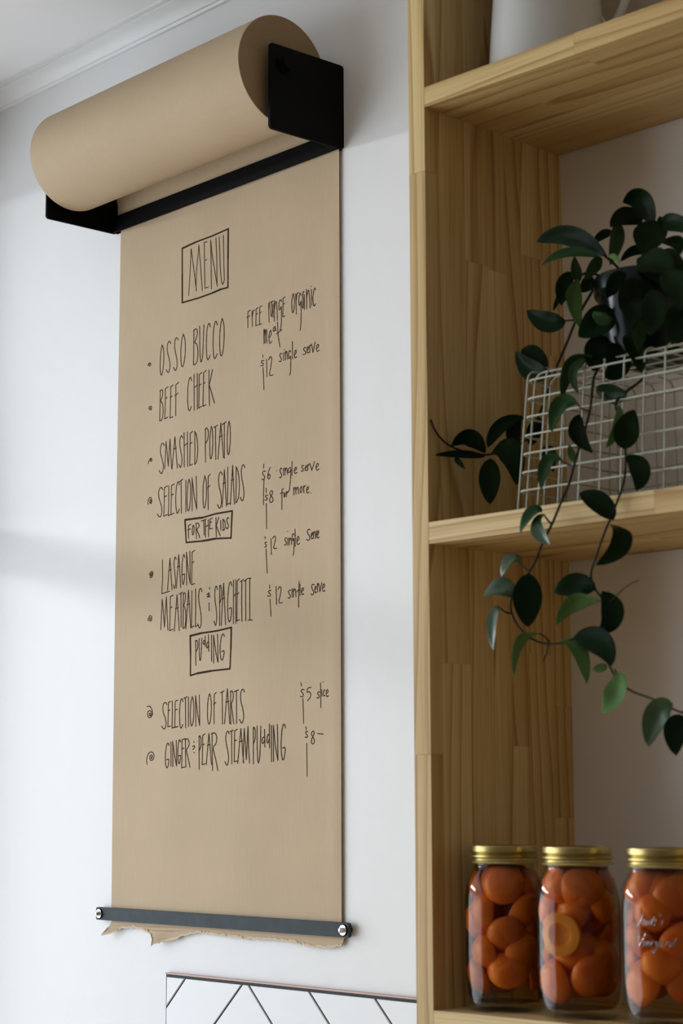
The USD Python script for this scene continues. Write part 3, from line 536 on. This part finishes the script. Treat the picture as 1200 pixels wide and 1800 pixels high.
def soft(pts):
    p = np.array(pts, float)
    if len(p) < 3: return p
    for _ in range(2):                                   # Chaikin
        q = [p[0]]
        for a, b in zip(p[:-1], p[1:]): q += [a*.75+b*.25, a*.25+b*.75]
        p = np.array(q + [p[-1]])
    return p
def strokes_mesh(lines, wd, boxed=()):
    polys = [LineString(l).buffer(wd/2, quad_segs=3) for l in lines if len(l) > 1]
    for b in boxed:
        b = np.array(b)
        for i in range(len(b)-1):
            polys.append(LineString(b[i:i+2]).buffer((0.0024 if i % 3 else 0.0030)/2, quad_segs=3))
    u = unary_union(polys)
    ms = []
    for g in getattr(u, 'geoms', [u]):
        v2, f2 = trimesh.creation.triangulate_polygon(g.simplify(0.00008), engine='earcut')
        t = trimesh.Trimesh(np.c_[v2, np.zeros(len(v2))], f2, process=False)
        t = trimesh.Trimesh(*trimesh.remesh.subdivide_to_size(t.vertices, t.faces, 0.02), process=False)
        ms.append(t)
    t = cat_(ms); x, z = t.vertices[:, 0], t.vertices[:, 1]
    r = trimesh.Trimesh(np.c_[x, sheet_y(x, z)-0.0004, z], t.faces, process=False)
    if r.face_normals[:, 1].mean() > 0: r.invert()
    return r
BULLETED = ('osso bucco', 'beef cheek', 'smashed potato', 'selection of salads', 'lasagne', 'meatballs spaghetti', 'selection of tarts', 'ginger and pear steam pudding')
for key, (letters, polys, boxes) in WRITING.items():
    lines = []
    for tok in letters.split():
        ch, a, b, z0, z1 = tok.split(','); a, b, z0, z1 = [float(q)*1e-4 for q in (a, b, z0, z1)]
        for st in FONT[ch]:
            q = np.array(st, float)
            if ch in SMOOTH: q = soft(q)
            q = np.c_[a+(b-a)*(.06+.88*q[:, 0]), z0+(z1-z0)*q[:, 1]] + RNG.normal(0, 0.00012, (len(q), 2))
            lines.append(q)
    if polys and key in BULLETED:
        obj('bullet_swirl', strokes_mesh([soft(np.array(polys[0], float)*1e-4)], 0.0013), M_INK, sheet)
        polys = polys[1:]
    for pl in polys:
        lines.append(soft(np.array(pl, float)*1e-4) if len(pl) > 4 and key != 'menu' else np.array(pl, float)*1e-4)
    bxs = [np.array(boxes, float)*1e-4] if boxes else []
    obj('handwritten_line', strokes_mesh(lines, 0.00135 if letters and letters[0].isupper() and 'free' not in key else 0.0012, bxs), M_INK, sheet, label='dark brown handwriting reading ' + key.removesuffix(' a').removesuffix(' b').removesuffix(' c'))

# tear bar across the foot of the sheet
tb = thing('paper_tear_bar', 'dark grey flat steel bar screwed over the foot of the paper sheet', 'tear bar')
bp = sbox(-2.5152, 1.1250, -1.9360, 1.1442).buffer(-0.004).buffer(0.004, quad_segs=6)
def yplate(poly, y0, y1):
    e = extr(poly, y1-y0); v = e.vertices.copy(); e.vertices = np.c_[v[:, 0], v[:, 2]+y0, v[:, 1]]; e.fix_normals(); return e
obj('flat_bar', yplate(bp, -0.0110, -0.0055), M_BAR, tb)
for bxx in (-2.5052, -1.9455):
    zc = 1.1346
    def disc(r, y0, y1, n=24): return yplate(Polygon([(bxx+r*math.cos(t), zc+r*math.sin(t)) for t in np.linspace(0, 2*PI, n+1)[:-1]]), y0, y1)
    obj('spacer', disc(0.0055, -0.0056, -0.0001), M_BLACK, tb)
    obj('rubber_washer', disc(0.0078, -0.0118, -0.0110), M_BLACK, tb)
    obj('washer', disc(0.0068, -0.0132, -0.0118), M_BOLT, tb, label='bright steel washer')
    h = lathe([(0, 0.006), (0.0022, 0.0058), (0.0036, 0.0045), (0.0038, 0.0), (0, 0.0)], 20)
    h.apply_transform(trimesh.transformations.rotation_matrix(PI/2, [1, 0, 0])); h.apply_translation((bxx, -0.0132, zc)); h.fix_normals()
    obj('screw_head', h, M_BOLT, tb, smooth=40, label='bright steel screw head')

# ------------------------------------------------------------------ tiled splashback
sp = thing('tiled_splashback', 'white herringbone tiles with dark grout on the lower wall', 'splashback')
TX0, TX1, TZ0, TZ1 = -2.3396, -1.20, 0.90, 1.0540
obj('grout', bx(TX0-0.0012, TX1, -0.0060, -0.0001, TZ0, TZ1), M_GROUT, sp)
obj('edge_trim', bx(TX0-0.0012, TX1, -0.0080, -0.0001, TZ1, TZ1+0.0022), M_COPPER, sp, label='thin brownish capping strip along the top')
area = sbox(TX0+0.0012, TZ0, TX1, TZ1-0.0028)
def seg(x, z, dx, dz, l): return LineString([(x, z), (x+dx*l, z+dz*l)])
far = 0.30
lines = [area.exterior,
    seg(-2.2860, 1.0566, -1, -.98, .075), seg(-2.1545, 1.0570, -1, -.945, far), seg(-2.1545, 1.0570, 1, -.955, far),
    seg(-2.0250, 1.0560, 1, -.965, far), seg(-1.9060, 1.0568, -1, -.93, .0545), seg(-2.2154, .9990, 1, -.96, far),
    seg(-1.8960, 1.0570, 1, -.96, far), seg(-1.7660, 1.0565, 1, -.96, far), seg(-1.6480, 1.0570, -1, -.94, .0545), seg(-1.6380, 1.0570, 1, -.96, far), seg(-1.5080, 1.0570, 1, -.96, far), seg(-1.39, 1.0570, -1, -.94, .0545), seg(-1.38, 1.0570, 1, -.96, far)]
tiles = [p for p in polygonize(unary_union(lines)) if p.area > 2e-5 and area.buffer(1e-4).contains(p.representative_point())]
for p in sorted(tiles, key=lambda g: (round(g.centroid.x, 3), round(g.centroid.y, 3))):
    q = p.buffer(-0.0015)
    for g in getattr(q, 'geoms', [q]):
        if g.area < 1e-5: continue
        g2 = g.buffer(-0.0006)
        if g2.is_empty or g2.geom_type != 'Polygon': continue
        obj('tile', cat_([yplate(g, -0.0078, -0.0055), yplate(g2, -0.0083, -0.0077)]), M_TILE, sp)
# ------------------------------------------------------------------ pine shelf unit (stands slightly askew of the wall)
SA = 2.52; SO = (-1.51045, -0.27407, 0.0)
ca, sa = math.cos(math.radians(SA)), math.sin(math.radians(SA))
def sh(x, y, z): return (SO[0]+ca*x-sa*y, SO[1]+sa*x+ca*y, z)       # shelf-local -> world
unit = thing('pine_shelf_unit', 'tall open shelf unit of finger-jointed pine staves standing against the white wall', 'shelf unit', SO, SA)
DEP, TH, WID, TOP = 0.2440, 0.0245, 0.60, 2.46
G = 0.00012
def part(name, parent): 
    x = UsdGeom.Xform.Define(stage, numbered(P(parent) + '/' + name)); return x.GetPrim()
def staves(parent, cols, joints, a0, a1, fix0, fix1, vertical, mt):
    """cols: edges across the board (y), joints[i]: where the staves of column i butt, fix: the thickness span"""
    for i, (c0, c1) in enumerate(zip(cols[:-1], cols[1:])):
        js = [a0] + sorted(j for j in joints[i] if a0+0.05 < j < a1-0.05) + [a1]
        for b0, b1 in zip(js[:-1], js[1:]):
            g0 = G if i else 0; g1 = G if i < len(cols)-2 else 0
            e0 = G if b0 > a0 else 0; e1 = G if b1 < a1 else 0
            k = RNG.uniform(0, 0.00018)                    # staves never quite flush
            if vertical: me = bx(fix0, fix1-k, c0+g0, c1-g1, b0+e0, b1-e1)
            else: me = bx(b0+e0, b1-e1, c0+g0, c1-g1, fix0+k, fix1)
            obj('stave', me, mt, parent)
COLS = [0, .0200, .0667, .1058, .1380, .1658, .2074, DEP]
JV = [[2.0103, 1.3525], [1.4528], [1.9185, 1.20], [1.9150, 1.52], [1.3640, 1.735], [1.9450, 1.47], [1.4110, 1.2830, 1.585, 1.83]]
for i, j in enumerate(JV): j += [0.32+0.05*i % 0.3, 0.74+0.11*i % 0.2, 2.24+0.03*i % 0.14]
pl = part('side_panel', unit)
staves(pl, COLS, JV, 0.0, TOP, -TH, 0.0, True, M_WOODV)
pr = part('side_panel', unit)
staves(pr, COLS, [[.4+.09*i, 1.1+.07*i % .3, 1.7+.05*i] for i in range(7)], 0.0, TOP, WID, WID+TH, True, M_WOODV)
HC = [0, .0440, .0850, .1290, .1690, .2110, DEP-0.004]
for n, (z0, z1, js) in enumerate([(2.4360, TOP, None), (2.0848, 2.1085, [[.2176], [.33], [.10, .41], [.26], [.17, .45], [.36]]), (1.5824, 1.6067, [[.3057], [.12, .44], [.38], [.2], [.31, .5], [.14]]),
        (1.0578, 1.0823, [[.42], [.2], [.36], [.15], [.3], [.48]]), (0.56, 0.5845, None), (0.08, 0.1045, None)]):
    sp_ = part('shelf', unit)
    staves(sp_, HC, js or [[.1+.07*((i*3+n) % 6)] for i in range(6)], 0.0004, WID-0.0004, z0, z1, False, M_WOODH)
obj('back_panel', bx(-TH+0.001, WID+TH-0.001, DEP, DEP+0.003, 0.05, TOP), M_BACK, unit, label='thin off-white back panel')

# ------------------------------------------------------------------ jug on the top shelf
jx, jy, jz = .1000, .1000, 2.1085
jug = thing('white_jug', 'white glazed jug standing on the top pine shelf', 'jug', sh(jx, jy, jz), SA)
outer = [(0, .0), (.062, .0), (.0665, .002), (.0680, .006), (.0672, .02), (.0640, .07), (.0595, .13), (.0550, .18), (.0535, .20), (.0560, .215), (.0585, .222)]
inner = [(.0560, .2215), (.0530, .214), (.0505, .20), (.0520, .18), (.0565, .13), (.0610, .07), (.0640, .02), (.060, .008), (0, .006)]
jm = lathe(outer+inner, 64)
v = jm.vertices.copy(); ang = np.arctan2(v[:, 1], v[:, 0]); k = np.clip((v[:, 2]-0.17)/0.05, 0, 1)*np.exp(-((np.abs(ang)-PI)/0.45)**2)
v[:, 0] -= 0.028*k; v[:, 2] += 0.010*k; jm.vertices = v
obj('jug_body', jm, M_JUG, jug, smooth=50)
hp = spline([(.060, .0, .0760), (.070, .0, .0690), (.079, .0, .0760), (.090, .0, .100), (.0985, .0, .134), (.094, .0, .168), (.076, .0, .188), (.052, .0, .190)], 40)
hm = tube(hp, np.interp(np.linspace(0, 1, 40), [0, .1, .5, 1], [.0055, .0048, .0065, .0075]), 14)
rot = trimesh.transformations.rotation_matrix(math.radians(38), [0, 0, 1]); hm.apply_transform(rot)
obj('handle', hm, M_JUG, jug, smooth=60)

# ------------------------------------------------------------------ upturned wire basket on the middle shelf
bk = thing('wire_basket', 'cream wire grid basket turned upside down on the middle shelf under the pot', 'basket', sh(0, 0, 1.6067), SA)
WR = 0.00112
bx0, bx1, by0, by1 = .1120, .4950, .0200, .1950       # rim (at the shelf)
tx0, tx1, ty0, ty1 = .1215, .4855, .0290, .1860       # just under the shoulder
HS, HT, RS = .1440, .1560, .0130
def wire(p): obj('wire', tube(p, WR, 6), M_WIRE, bk, smooth=70)
def arch(lo0, hi0, hi1, lo1):                           # up one side, over the shoulder, across the top and down the other side
    lo0, hi0, hi1, lo1 = map(np.array, (lo0, hi0, hi1, lo1)); d_ = (hi1-hi0)/np.linalg.norm(hi1-hi0)
    p = [lo0, hi0]
    for t in np.linspace(0, PI/2, 6)[1:]: p.append(hi0 + d_*RS*(1-math.cos(t)) + np.array([0, 0, (HT-HS)*math.sin(t)]))
    for t in np.linspace(PI/2, 0, 6)[:-1]: p.append(hi1 - d_*RS*(1-math.cos(t)) + np.array([0, 0, (HT-HS)*math.sin(t)]))
    p += [hi1, lo1]
    out = []
    for a, b in zip(p[:-1], p[1:]):
        n = max(1, int(np.linalg.norm(b-a)/0.02)); out += [a+(b-a)*i/n for i in range(n)]
    return out+[p[-1]]
NX, NY, NZ = 14, 6, 8
for i in range(NX+1):
    s = i/NX; wire(arch((bx0+(bx1-bx0)*s, by0, 0.0012), (tx0+(tx1-tx0)*s, ty0, HS), (tx0+(tx1-tx0)*s, ty1, HS), (bx0+(bx1-bx0)*s, by1, 0.0012)))
for i in range(1, NY+1):
    s = (i-.5)/NY; wire([q-np.array([0, 0, 0.002]) for q in arch((bx0-.001, by0+(by1-by0)*s, 0.0034), (tx0-.001, ty0+(ty1-ty0)*s, HS), (tx1+.001, ty0+(ty1-ty0)*s, HS), (bx1+.001, by0+(by1-by0)*s, 0.0034))])
for i in range(NZ):
    t = i/(NZ-1); z = 0.0030+(HS-0.003)*t
    a0, a1, b0, b1 = [l+(h-l)*t for l, h in ((bx0-.002, tx0-.002), (bx1+.002, tx1+.002), (by0-.002, ty0-.002), (by1+.002, ty1+.002))]
    r = .012; c = []
    for (cx_, cy_, s0) in ((a1-r, b0+r, -PI/2), (a1-r, b1-r, 0), (a0+r, b1-r, PI/2), (a0+r, b0+r, PI)):
        c += [(cx_+r*math.cos(s0+q), cy_+r*math.sin(s0+q), z) for q in np.linspace(0, PI/2, 5)]
    wire(c+[c[0]])

# ------------------------------------------------------------------ trailing plant in a dark glazed pot on the basket
plant = thing('trailing_houseplant', 'trailing plant with thick glossy dark green leaves in a dark pot on the wire basket', 'potted plant')
pc = np.array(sh(.2320, .1000, 1.6067+HT+WR+0.0002))
pot = lathe([(0, 0), (.042, 0), (.0445, .002), (.0460, .006), (.0525, .055), (.0540, .071), (.0570, .072), (.0580, .075), (.0580, .090), (.0570, .0925), (.0545, .0920), (.0530, .086), (.0505, .055), (.044, .008), (0, .006)], 64)
pot.apply_translation(pc)
obj('pot', pot, M_POT, plant, smooth=40, label='glossy dark teal pot')
soil = lathe([(0, .082), (.03, .081), (.0515, .079), (.0512, .073), (0, .073)], 32); soil.apply_translation(pc)
obj('soil', soil, M_SOIL, plant, smooth=60)
for pts_, r in VINES:
    p = np.array(pts_, float)*1e-4
    q = spline(p, max(12, 5*len(p))); rr = r*1.3e-4
    obj('vine' if len(p) > 4 else 'leaf_stalk', tube(q, np.linspace(rr*1.15, rr*0.8, len(q)), 7), M_STEM, plant, smooth=70)
def leaf(b, c, t, s, hw, fold):
    b, c, t = [np.array(x, float)*1e-4 for x in (b, c, t)]; s = np.array(s, float)*1e-4; s /= np.linalg.norm(s)
    k = 2*c-(b+t)/2                                        # quadratic through the bow point
    n, m_ = 17, 7
    tt = np.linspace(0, 1, n); rib = ((1-tt)**2)[:, None]*b + (2*tt*(1-tt))[:, None]*k + (tt**2)[:, None]*t
    tan = np.gradient(rib, axis=0); tan /= np.linalg.norm(tan, axis=1, keepdims=True)
    w = hw*1e-4*np.power(np.sin(PI*np.power(np.clip(tt, 0, 1), .92)), .62)*(1-.10*tt); w[0] = hw*1e-4*.06; w[-1] = hw*1e-4*.03
    fa = math.radians(fold); top, bot = [], []
    for i in range(n):
        si = s-tan[i]*(s@tan[i]); si /= np.linalg.norm(si); ni = np.cross(si, tan[i])
        for j in np.linspace(-1, 1, m_):
            q = rib[i] + si*w[i]*j*math.cos(fa) + ni*w[i]*(abs(j)**1.3*math.sin(fa)+.05*math.sin(9*tt[i]+2*j))
            e = .0007*math.sqrt(max(0, 1-j*j))+.0001
            top.append(q+ni*e); bot.append(q-ni*e)
    v = np.vstack([top, bot]); N_ = n*m_; f = []
    for a in grid_faces(n, m_): f += [a, tuple(N_+x for x in a[::-1])]
    rimi = [i*m_ for i in range(n)] + [(n-1)*m_+j for j in range(1, m_)] + [i*m_+m_-1 for i in range(n-2, -1, -1)] + list(range(m_-2, 0, -1))
    for a, c_ in zip(rimi, rimi[1:]+rimi[:1]): f += [(a, N_+a, N_+c_), (a, N_+c_, c_)]
    tm = trimesh.Trimesh(v, f, process=False); tm.fix_normals(); return tm
for b, c, t, s, hw, fold, tone in LEAVES:
    obj('leaf', leaf(b, c, t, s, hw, fold), M_LEAF[tone], plant, smooth=70, label='paler green leaf' if tone == 'p' else None)

# ------------------------------------------------------------------ preserving jars on the lower shelf
JR = .0455
body = [(0, 0), (.036, 0), (.0395, .0015), (.0410, .005), (.0428, .018), (.0448, .036), (.0455, .056), (.0456, .110), (.0450, .120), (.0430, .131), (.0395, .141), (.0358, .1475), (.0345, .1510), (.0342, .1560), (.0342, .168)]
bin_ = [(.0318, .168), (.0318, .1500), (.0335, .1465), (.0375, .1395), (.0405, .130), (.0425, .119), (.0431, .110), (.0430, .056), (.0423, .036), (.0402, .018), (.0360, .010), (0, .009)]
syr = [(0, .0095), (.0355, .0105), (.0398, .0182), (.0419, .036), (.0426, .056), (.0427, .110), (.0421, .1188), (.0401, .1296), (.0371, .139), (.0331, .146), (.0314, .150), (.0314, .153), (0, .153)]
band = [(.0345, .1545), (.0374, .1545), (.0379, .1556), (.0374, .1566), (.0352, .1576), (.0348, .1590), (.0356, .1604), (.0369, .1612), (.0369, .1626), (.0354, .1634), (.0346, .1644), (.0354, .1656), (.0366, .1668), (.0366, .1716), (.0361, .1728), (.0330, .1730), (.0330, .1722), (.0346, .1716), (.0344, .156), (.0345, .1545)]
disc_ = [(0, .1708), (.0344, .1708), (.0344, .1720), (.0325, .1722), (.0318, .1728), (.0295, .1726), (.028, .1716), (0, .1716)]
jl = ['jar of orange apricot halves nearest the side panel, leftmost of three on the lower shelf',
      'jar of orange apricot halves in the middle of three, one half showing its cut face',
      'rightmost jar of orange apricot halves, with raised cursive script on its glass']
JP = [(.0547, .055), (.1552, .055), (.2640, .055)]
def half(open_=False):
    r, h = .0225, .0175
    pf = [(0, h)] + [(r*math.sin(t), h*math.cos(t)) for t in np.linspace(0, PI/2, 10)[1:]] + [(r*.985, -.0012)]
    cut = [(r*.93, -.0022), (.0125, -.0016), (.0110, .0010), (.0080, .0050), (.004, .0068), (0, .0073)]
    a = lathe(pf+cut, 28); v = a.vertices
    an = np.arctan2(v[:, 1], v[:, 0]); rr = np.hypot(v[:, 0], v[:, 1])
    v[:, 2] -= .0010*np.exp(-(np.abs(v[:, 0])/.0022)**2)*np.clip(v[:, 2]/h, 0, 1)          # the seam of the fruit
    v *= (1+.03*np.cos(2*an)[:, None]*np.array([1, 1, 0])); a.vertices = v
    if a.volume < 0: a.invert()
    return a
HALF = half()
def orient(mesh, pos, zdir, spin):
    z = np.array(zdir, float); z /= np.linalg.norm(z); x = np.cross([.1, .2, 1.0], z); x /= np.linalg.norm(x); y = np.cross(z, x)
    R = np.eye(4); c, s = math.cos(spin), math.sin(spin)
    R[:3, 0] = x*c+y*s; R[:3, 1] = y*c-x*s; R[:3, 2] = z; R[:3, 3] = pos
    q = mesh.copy(); q.apply_transform(R); return q
def inner_r(z): return float(np.interp(z, [p[1] for p in syr[1:-1]], [p[0] for p in syr[1:-1]]))
SCRIPT = [  # slanted raised lettering, unit boxes
 ('first', [[(0, .1), (.25, 0), (.5, .2), (1.0, 1.0), (.6, .95)], [(1.2, .55), (1.0, .15), (1.3, .1), (1.6, .6), (1.5, .1)], [(2.2, .5), (1.8, .45), (1.8, .1), (2.2, .2), (2.6, 1.0), (2.3, .1)], [(2.8, .55), (2.7, .1)], [(3.0, .95), (3.05, 1.0)], [(3.35, 1.0), (3.25, .8)], [(3.9, .55), (3.6, .5), (3.8, .25), (3.5, .05)]]),
 ('second', [[(-.1, .85), (.2, 1.0), (.3, .3), (.4, 0), (1.1, 1.1)], [(1.2, .55), (1.05, .1)], [(1.4, .95), (1.45, 1.0)], [(1.6, .55), (1.5, .1)], [(1.55, .4), (1.9, .6), (1.9, .1)], [(2.1, .3), (2.5, .5), (2.2, .6), (2.1, .2), (2.5, .1)], [(2.8, .55), (2.8, .2), (3.1, .25)], [(3.3, .6), (3.0, .0), (2.7, -.5), (2.6, -.2)], [(3.9, .5), (3.5, .5), (3.5, .1), (3.9, .3), (3.9, .1)], [(4.2, .55), (4.1, .1)], [(4.15, .4), (4.5, .6)], [(5.0, .5), (4.7, .45), (4.7, .1), (5.0, .2), (5.4, 1.0), (5.2, .1)]])]
for n, (lx, ly) in enumerate(JP):
    jw = np.array(sh(lx, ly, 1.0823))
    j = thing('preserving_jar', jl[n], 'jar', jw, 0)
    obj('glass_body', lathe(body+bin_, 72), M_GLASS, j, smooth=50)
    obj('syrup', lathe(syr, 48), M_SYRUP, j, smooth=50)
    obj('screw_band', lathe(band, 72), M_GOLD, j, smooth=30, label='gold metal screw band')
    obj('lid_disc', lathe(disc_, 48), M_GOLD, j, smooth=30)
    tocam = math.atan2(CAM[1]-jw[1], CAM[0]-jw[0])
    if n == 2:
        for k, (nm, sts) in enumerate(SCRIPT):
            ms = []
            for st in sts:
                p = soft(np.array(st, float)) if len(st) > 2 else np.array(st, float)
                q = []
                for x, z in p:
                    a = tocam - math.radians(38) + (x*.0076+z*.0030)/JR*0.95     # reading to the right
                    zz_ = .098-k*.0205+z*.0125
                    q.append((.0458*math.cos(a), .0458*math.sin(a), zz_))
                ms.append(tube(q, .00062, 6))
            obj('raised_script', cat_(ms), M_EMBOSS, j, smooth=70, label='raised cursive lettering on the glass')
    # fruit: rings of halves, domes outward
    rg = np.random.default_rng(40+n)
    side = ['leftmost', 'middle', 'rightmost'][n]
    for layer in range(5):
        where = ['lowest layer', 'second layer from the bottom', 'middle layer', 'second layer from the top', 'shoulder layer'][layer]
        lab = 'orange apricot half, dome outward, in the %s of the %s jar' % (where, side)
        grp = 'apricot halves in the %s of the %s jar' % (where, side)
        zc = .041+.0226*layer
        for q in range(4):
            a = tocam + (q+.5*(layer % 2))*PI/2 + (.25*n) + rg.uniform(-.26, .26)
            z = zc+rg.uniform(-.006, .006)
            tilt = rg.uniform(-.7, .7)
            cutface = n == 1 and layer == 2 and q == 0
            if cutface: a = tocam-math.radians(32); z = .085
            rad = inner_r(min(z+.006, .128))-.0175
            if cutface:
                pos = np.array([math.cos(a), math.sin(a), 0])*(rad+.0120)+np.array([0, 0, z]); zd = (-math.cos(a+.22), -math.sin(a+.22), -.05)
                me = orient(HALF, pos, zd, 0.4); mt = M_FLESH
            else:
                da = (a-tocam+math.radians(32)+PI) % (2*PI)-PI
                if n == 1 and abs(da) < .8 and abs(z-.083) < .034: rad -= .016     # room for the turned half
                pos = np.array([math.cos(a), math.sin(a), 0])*rad*(.97)+np.array([0, 0, z]); zd = (math.cos(a+rg.uniform(-.5, .5)), math.sin(a), tilt)
                H2 = HALF.copy(); H2.apply_scale(rg.uniform(.84, 1.08)); me = orient(H2, pos, zd, rg.uniform(0, 6.28)); mt = M_FRUIT
            r_ = np.hypot(me.vertices[:, 0], me.vertices[:, 1]); lim = np.array([inner_r(min(max(zz_, .0105), .149))-.0008 for zz_ in me.vertices[:, 2]])
            me.vertices[:, :2] *= np.minimum(1, lim/np.maximum(r_, 1e-6))[:, None]
            me.vertices[:, 2] = np.clip(me.vertices[:, 2], .0115, .1515)
            me.apply_translation(jw)
            if cutface: obj('apricot_half', me, mt, smooth=40, label='apricot half turned to show its cut face and stone hollow in the middle jar', cat='apricot')
            else: obj('apricot_half', me, mt, smooth=40, label=lab, cat='apricot', group=grp)
    lab = 'orange apricot half right under the lid in the neck of the %s jar' % side; grp = 'apricot halves in the neck of the %s jar' % side
    for q in range(2):
        a = tocam+(-.5+q*2.6); me = orient(HALF, np.array([.011*math.cos(a), .011*math.sin(a), .1345+.002*q]), (math.cos(a)*.9, math.sin(a)*.9, .7), q*2.0)
        r_ = np.hypot(me.vertices[:, 0], me.vertices[:, 1]); lim = np.array([inner_r(min(max(zz_, .0105), .149))-.0008 for zz_ in me.vertices[:, 2]])
        me.vertices[:, :2] *= np.minimum(1, lim/np.maximum(r_, 1e-6))[:, None]; me.vertices[:, 2] = np.clip(me.vertices[:, 2], .0115, .1515)
        me.apply_translation(jw)
        obj('apricot_half', me, M_FRUIT, smooth=40, label=lab, cat='apricot', group=grp)
